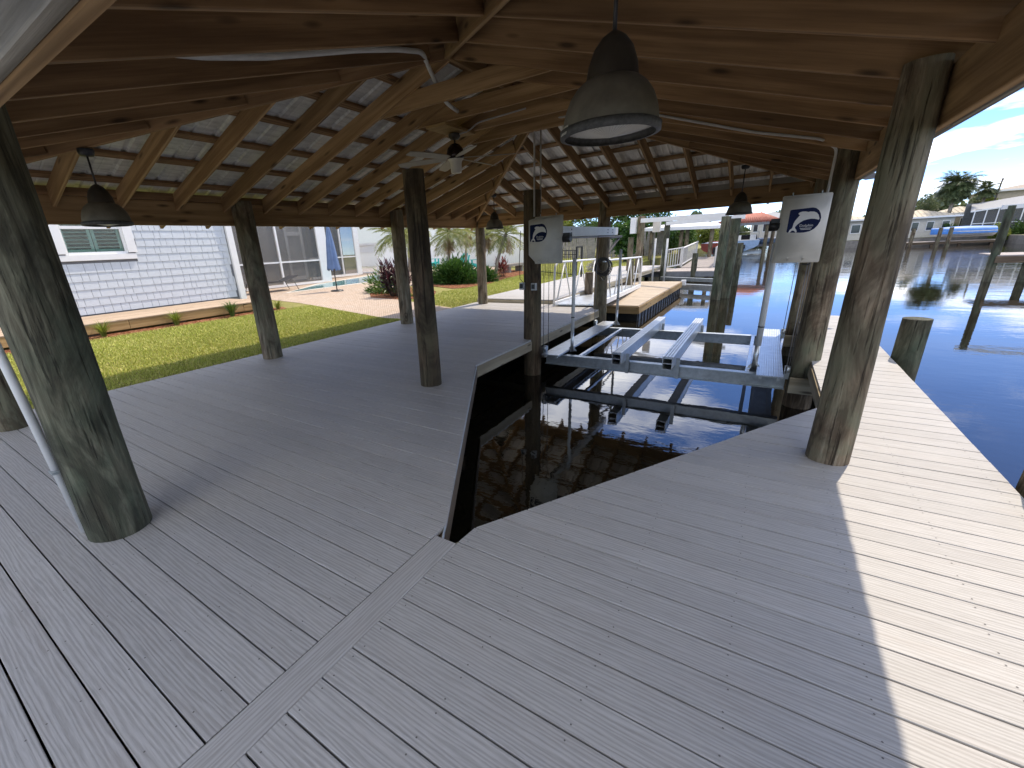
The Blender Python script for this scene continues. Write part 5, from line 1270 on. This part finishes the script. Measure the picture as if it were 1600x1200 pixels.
# left bank houses and greenery further on
def simple_house(name, x0, x1, y0, y1, zb, ze, zr_, wallm, roofm, label, win=3, ov=.4, seams=0):
    r = empty(name, ((x0 + x1) / 2, y0, zb), label, 'house'); mb_ = MB(); mb_.box(((x0 + x1) / 2, (y0 + y1) / 2, (zb + ze) / 2), (x1 - x0, y1 - y0, ze - zb)); mb_.build('wall', wallm, r)
    X0, X1, Y0, Y1 = x0 - ov, x1 + ov, y0 - ov, y1 + ov; d = min(Y1 - Y0, X1 - X0) / 2; ym = (Y0 + Y1) / 2; ra, rb_ = (X0 + d, ym), (X1 - d, ym)
    if ra[0] > rb_[0]: ra = rb_ = ((X0 + X1) / 2, ym)
    vs = [(X0, Y0, ze), (X1, Y0, ze), (X1, Y1, ze), (X0, Y1, ze), (ra[0], ym, zr_), (rb_[0] + .01, ym, zr_)]
    mb_ = MB(); mb_.add(vs, [(0, 1, 5, 4), (1, 2, 5), (2, 3, 4, 5), (3, 0, 4), (3, 2, 1, 0)])
    o_ = mb_.build('roof', roofm, r, fix=False)
    if seams:
        m2 = MB()
        for k in range(seams):
            t = (k + .5) / seams; x = X0 + (X1 - X0) * t; top = Vector((min(max(x, ra[0]), rb_[0]), ym, zr_)); kk_ = min(1, min((x - X0), (X1 - x)) / d); top = Vector((x, Y0 + (ym - Y0) * kk_, ze + (zr_ - ze) * kk_)); m2.bar(Vector((x, Y0, ze + .02)), top + Vector((0, 0, .02)), .05, .05)
        m2.build('roof_seams', roofm, o_)
    plank('fascia', (X0, Y0 + .0, ze - .06), (X1, Y0 + .0, ze - .06), .05, .16, M_TRIM, r)
    for k in range(win):
        x = x0 + (x1 - x0) * (k + .5) / win; w_ = box('window', (x, y0 - .02, zb + (ze - zb) * .55), (min(1.1, (x1 - x0) / win * .5), .05, (ze - zb) * .45), M_TRIM, r); box('pane', (x, y0 - .05, zb + (ze - zb) * .55), (min(1.1, (x1 - x0) / win * .5) * .85, .03, (ze - zb) * .45 * .85), M_WIND, w_)
    return r
M_CREAM = plain("cream_wall", (.55, .52, .45), .8); M_CREAMR = plain("cream_metal_roof", (.55, .49, .38), .85, spec=.2); M_TANR = plain("tan_shingle_roof", (.36, .31, .25), .9, 0, .2, 20); M_BEIGE = plain("beige_wall", (.42, .37, .29), .8); M_GREYR = plain("grey_roof", (.30, .31, .32), .8, 0, .15, 10)
simple_house('bank_house', -14, -8, 44, 50, .1, 2.0, 2.6, M_BEIGE, M_TANR, "tan house on the left bank behind the white boathouse", 3)
for i, (x, y, h, r_, mat, lb) in enumerate([(-8.6, 40.5, 2.6, 1.1, L_YEL, "yellow green tree under the white boathouse roof edge"), (-6.5, 44, 3.2, 1.6, L_MID, "green tree above the white boathouse roof"), (-9.6, 55, 3.8, 2.2, L_MID, "broad tree on the left bank before the tile boathouse"), (-6.2, 58, 3.6, 1.9, L_YEL, "bright tree left of the red tile roof"), (-8.0, 47, 1.8, 1.3, L_DARK, "dark shrub on the left bank beyond the docks")]):
    tree('bank_tree', (x, y, 0), h, r_, 3200, .26, mat, lb, 'trees on the left bank', 40 + i, crown=.5)
bush('bank_shrub', (-7.3, 22.5, terr(-7.3)), (.5, .5, .6), 500, .14, .06, m_leaf("leaf_pale_bloom", [(.10, .12, .07), (.30, .28, .26), (.5, .48, .46)]), "pale flowering shrub beside the tall pale pile", seed=71)

# ------------------------------------------------------------------ far bank
fb = MB(); fb.quad((2.5, 62, .06), (80, 62, .06), (400, 400, .6), (2.5, 400, .6)); fb.quad((17.9, -60, .05), (400, -60, .05), (400, 400, .4), (17.9, 62.0, .05)); o = fb.build('far_ground', M_LAWN, fix=False); tag(o, kind='structure')
o = box('far_seawall', (41, 61.95, -.83), (77, .25, 1.8), M_CONC); tag(o, "grey seawall along the far bank of the canal", "seawall")
o = box('far_seawall', (17.9, 0, -.82), (.25, 124, 1.8), M_CONC); tag(o, "grey seawall along the right bank of the canal", "seawall")
simple_house('bank_house', 3.4, 8.2, 63, 69, .1, 2.15, 3.0, M_CREAM, M_CREAMR, "cream roofed house seen between the two right posts", 3, seams=12)
simple_house('bank_house', 10.3, 14.6, 63, 69, .1, 2.04, 2.78, M_CREAM, M_CREAMR, "cream metal roofed house just right of the big post", 4, seams=14)
simple_house('bank_house', 14.9, 19.0, 70, 76, .1, 2.3, 3.0, M_BEIGE, M_CREAMR, "house with a low tan roof behind the spiky cycad", 3, seams=12)
simple_house('bank_house', 19.2, 26, 72, 80, .3, 4.3, 5.0, M_BEIGE, M_TANR, "taller beige two storey house at the right edge", 4)
simple_house('bank_house', -3.0, 2.5, 92, 98, .3, 3.6, 4.6, M_CREAM, M_GREYR, "grey roofed house at the far end of the canal", 4)
# screen enclosure
ln = empty('pool_enclosure', (16, 62.5, .3), "white framed screen pool enclosure with a grey sloping roof on the far bank", "enclosure")
mb = MB(); mb.add([(15.4, 62.6, 2.25), (21.5, 62.6, 3.0), (21.5, 67, 3.7), (16.4, 67, 3.0)], [(0, 1, 2, 3)]); mb.build('roof', M_GREYR, ln, fix=False)
for k in range(8): x = 15.7 + .75 * k; box('post', (x, 62.62, 1.2 + .045 * k), (.07, .07, 2.2 + .09 * k), M_TRIM, ln)
plank('rail', (15.7, 62.6, 1.15), (21.5, 62.6, 1.15), .05, .06, M_TRIM, ln); plank('eave_rail', (15.4, 62.58, 2.23), (21.5, 62.58, 2.98), .06, .12, M_TRIM, ln); box('screen_panel', (18.6, 62.66, 1.3), (5.8, .01, 2.2), M_SCREEN, ln, ch=0); box('inner_wall', (18.8, 66.8, 1.6), (5.6, .1, 2.9), M_GREYF, ln)
palm('sabal_palm', (14.7, 66.0, .1), (.1, 0, 4.9), "tall shaggy palm with an orange tinged crown on the far bank", 120, 1.8, None, 81, r0=.16, dead=14, lw=.10, nl=14, leaflen=.5, mat=L_HAZE, low=-1.2)
palm('sabal_palm', (17.5, 68.5, .1), (0, 0, 4.3), "smaller round palm near the utility pole on the far bank", 44, 1.1, None, 82, r0=.13, dead=6, lw=.09, nl=12, leaflen=.5, mat=L_HAZE, low=-.9)
for i, (x, y, h, r_, mat, lb) in enumerate([(13.6, 70, 4.6, 1.5, L_HAZE, "green tree left of the tall shaggy palm"), (18.0, 72, 4.2, 1.2, L_HAZE, "dark low tree between the two far palms"), (18.7, 71, 4.0, .8, L_YEL, "bright yellow green tree beside the utility pole"), (5.2, 72, 3.9, 1.3, L_HAZE, "tree behind the cream roof between the right posts")]):
    tree('bank_tree', (x, y, .2), h, r_, 2600, .22, mat, lb, 'trees on the far bank', 90 + i, crown=.6)
tuft('cycad', (14.3, 62.4, .1), 90, 1.9, .12, 1.2, L_DARK, "dark spiky cycad in front of the far bank houses", "plant", None, 83, arch=.8)
bush('bank_shrub', (17.2, 61.2, -.3), (.7, .7, 1.35), 1500, .2, .08, L_YEL, "yellow green shrub at the water edge on the far bank", seed=84)
bush('bank_shrub', (19.2, 62.2, .05), (1.0, .8, 1.5), 1500, .2, .08, L_MID, "green shrub at the right edge of the far bank", seed=85)
up_ = empty('utility_pole', (18.4, 69, 0), "leaning dark utility pole with a lamp arm on the far bank", "pole"); mb = MB(); mb.tube([(18.3, 69, 0), (18.5, 69, 5.3)], [.1, .07], 8); mb.build('pole', M_BARK, up_); mb = MB(); mb.tube([(18.49, 69, 5.1), (19.0, 69, 5.2)], .03, 6); mb.build('lamp_arm', M_GREYF, up_)
# dock and covered boat
fdk = empty('bank_dock', (13.5, 60.5, -.3), "low wooden dock along the far bank under the blue covered boat", "dock")
for k in range(10): plank('plank', (10.6, 59.6 + .15 * k, -.25), (17.2, 59.6 + .15 * k, -.25), .144, .05, M_GREYD, fdk)
plank('fascia_board', (10.6, 59.5, -.36), (17.2, 59.5, -.36), .05, .2, M_JOIST, fdk)
for x in (11, 12.8, 14.6, 16.6): box('support_pile', (x, 59.7, -.8), (.2, .2, 1.0), M_JOIST, fdk)
cb = empty('covered_boat', (14.7, 60.3, 0), "white boat under a long blue cover on the far dock", "boat")
mb = MB(); hull(mb, 4.1, 1.5, .52); me = mb.mesh('hull', M_HULLW); o = obj('hull', me, cb, (2.0, 0, .08)); o.rotation_euler[2] = R(90)
mb = MB(); n = 10; vs = []
for i in range(9):
    t = i / 8; w = .78 * (1 - max(0, (t - .5) / .5) ** 2.2 * .9); zc_ = .92 + .10 * math.sin(t * 3.1)
    for j in range(7): a = math.pi * j / 6; vs.append((2.0 - 4.1 * t, -w * math.cos(a), .38 + (zc_ - .38) * math.sin(a)))
mb.add(vs, [(i * 7 + j, i * 7 + j + 1, (i + 1) * 7 + j + 1, (i + 1) * 7 + j) for i in range(8) for j in range(6)], True); mb.build('cover', plain("blue_tarp", (.05, .20, .55), .5, 0, .2, 4), cb, world=False)
for i, (x, y, lb) in enumerate([(12.35, 56.2, "left brown pile in the water before the blue covered boat"), (13.1, 56.6, "right brown pile in the water before the blue covered boat"), (11.1, 58.6, "brown pile at the left end of the far dock")]):
    o = pile('mooring_pile', x, y, -1.5, 1.0, .15, .14, M_PILE, seed=95 + i); tag(o, lb, "pile", 'piles before the blue boat')
# right-hand neighbour dock, dark against the light
rd = empty('right_dock', (8, 24, 0), "dark neighbour dock with posts and a beam at the right edge", "dock")
for x, y, z1_ in ((6.72, 23.5, 1.9), (7.55, 23.5, .3), (10.2, 23.6, 1.9)): o = pile('post', x, y, -1.5, z1_, .12, .115, M_PILEG, seed=int(x * 5)); o.parent = rd; o.matrix_local = parent_inv(rd) @ Matrix.Translation((x, y, 0))
for k in range(12): plank('plank', (6.75, 23.4 + .15 * k, .27), (17.4, 23.4 + .15 * k, .27), .144, .04, M_GREYD, rd)
plank('fascia_board', (6.72, 23.36, .14), (17.4, 23.36, .14), .05, .22, M_JOIST, rd); plank('overhead_beam', (6.5, 23.5, 1.86), (12, 23.5, 1.95), .12, .14, M_WPAINT, rd)
# distant tree line
rg = np.random.default_rng(123); n = 26000; X_ = rg.uniform(-70, 120, n); hh_ = 3.2 + 1.3 * np.sin(X_ * .35) + 1.0 * np.sin(X_ * .9 + 1); Yt = 105 + rg.uniform(-4, 4, n); Zt = rg.uniform(0, 1, n) ** .6 * hh_
C = np.stack([X_, Yt, Zt], 1); D = unit(rg.normal(size=(n, 3))); U = unit(np.cross(D, rg.normal(size=(n, 3))))
o = obj('distant_trees', leafmesh('distant_trees', C, D, U, rg.uniform(.7, 1.5, n), rg.uniform(.5, .9, n), L_HAZE)); tag(o, "distant line of trees beyond the far bank", "trees", kind='stuff')
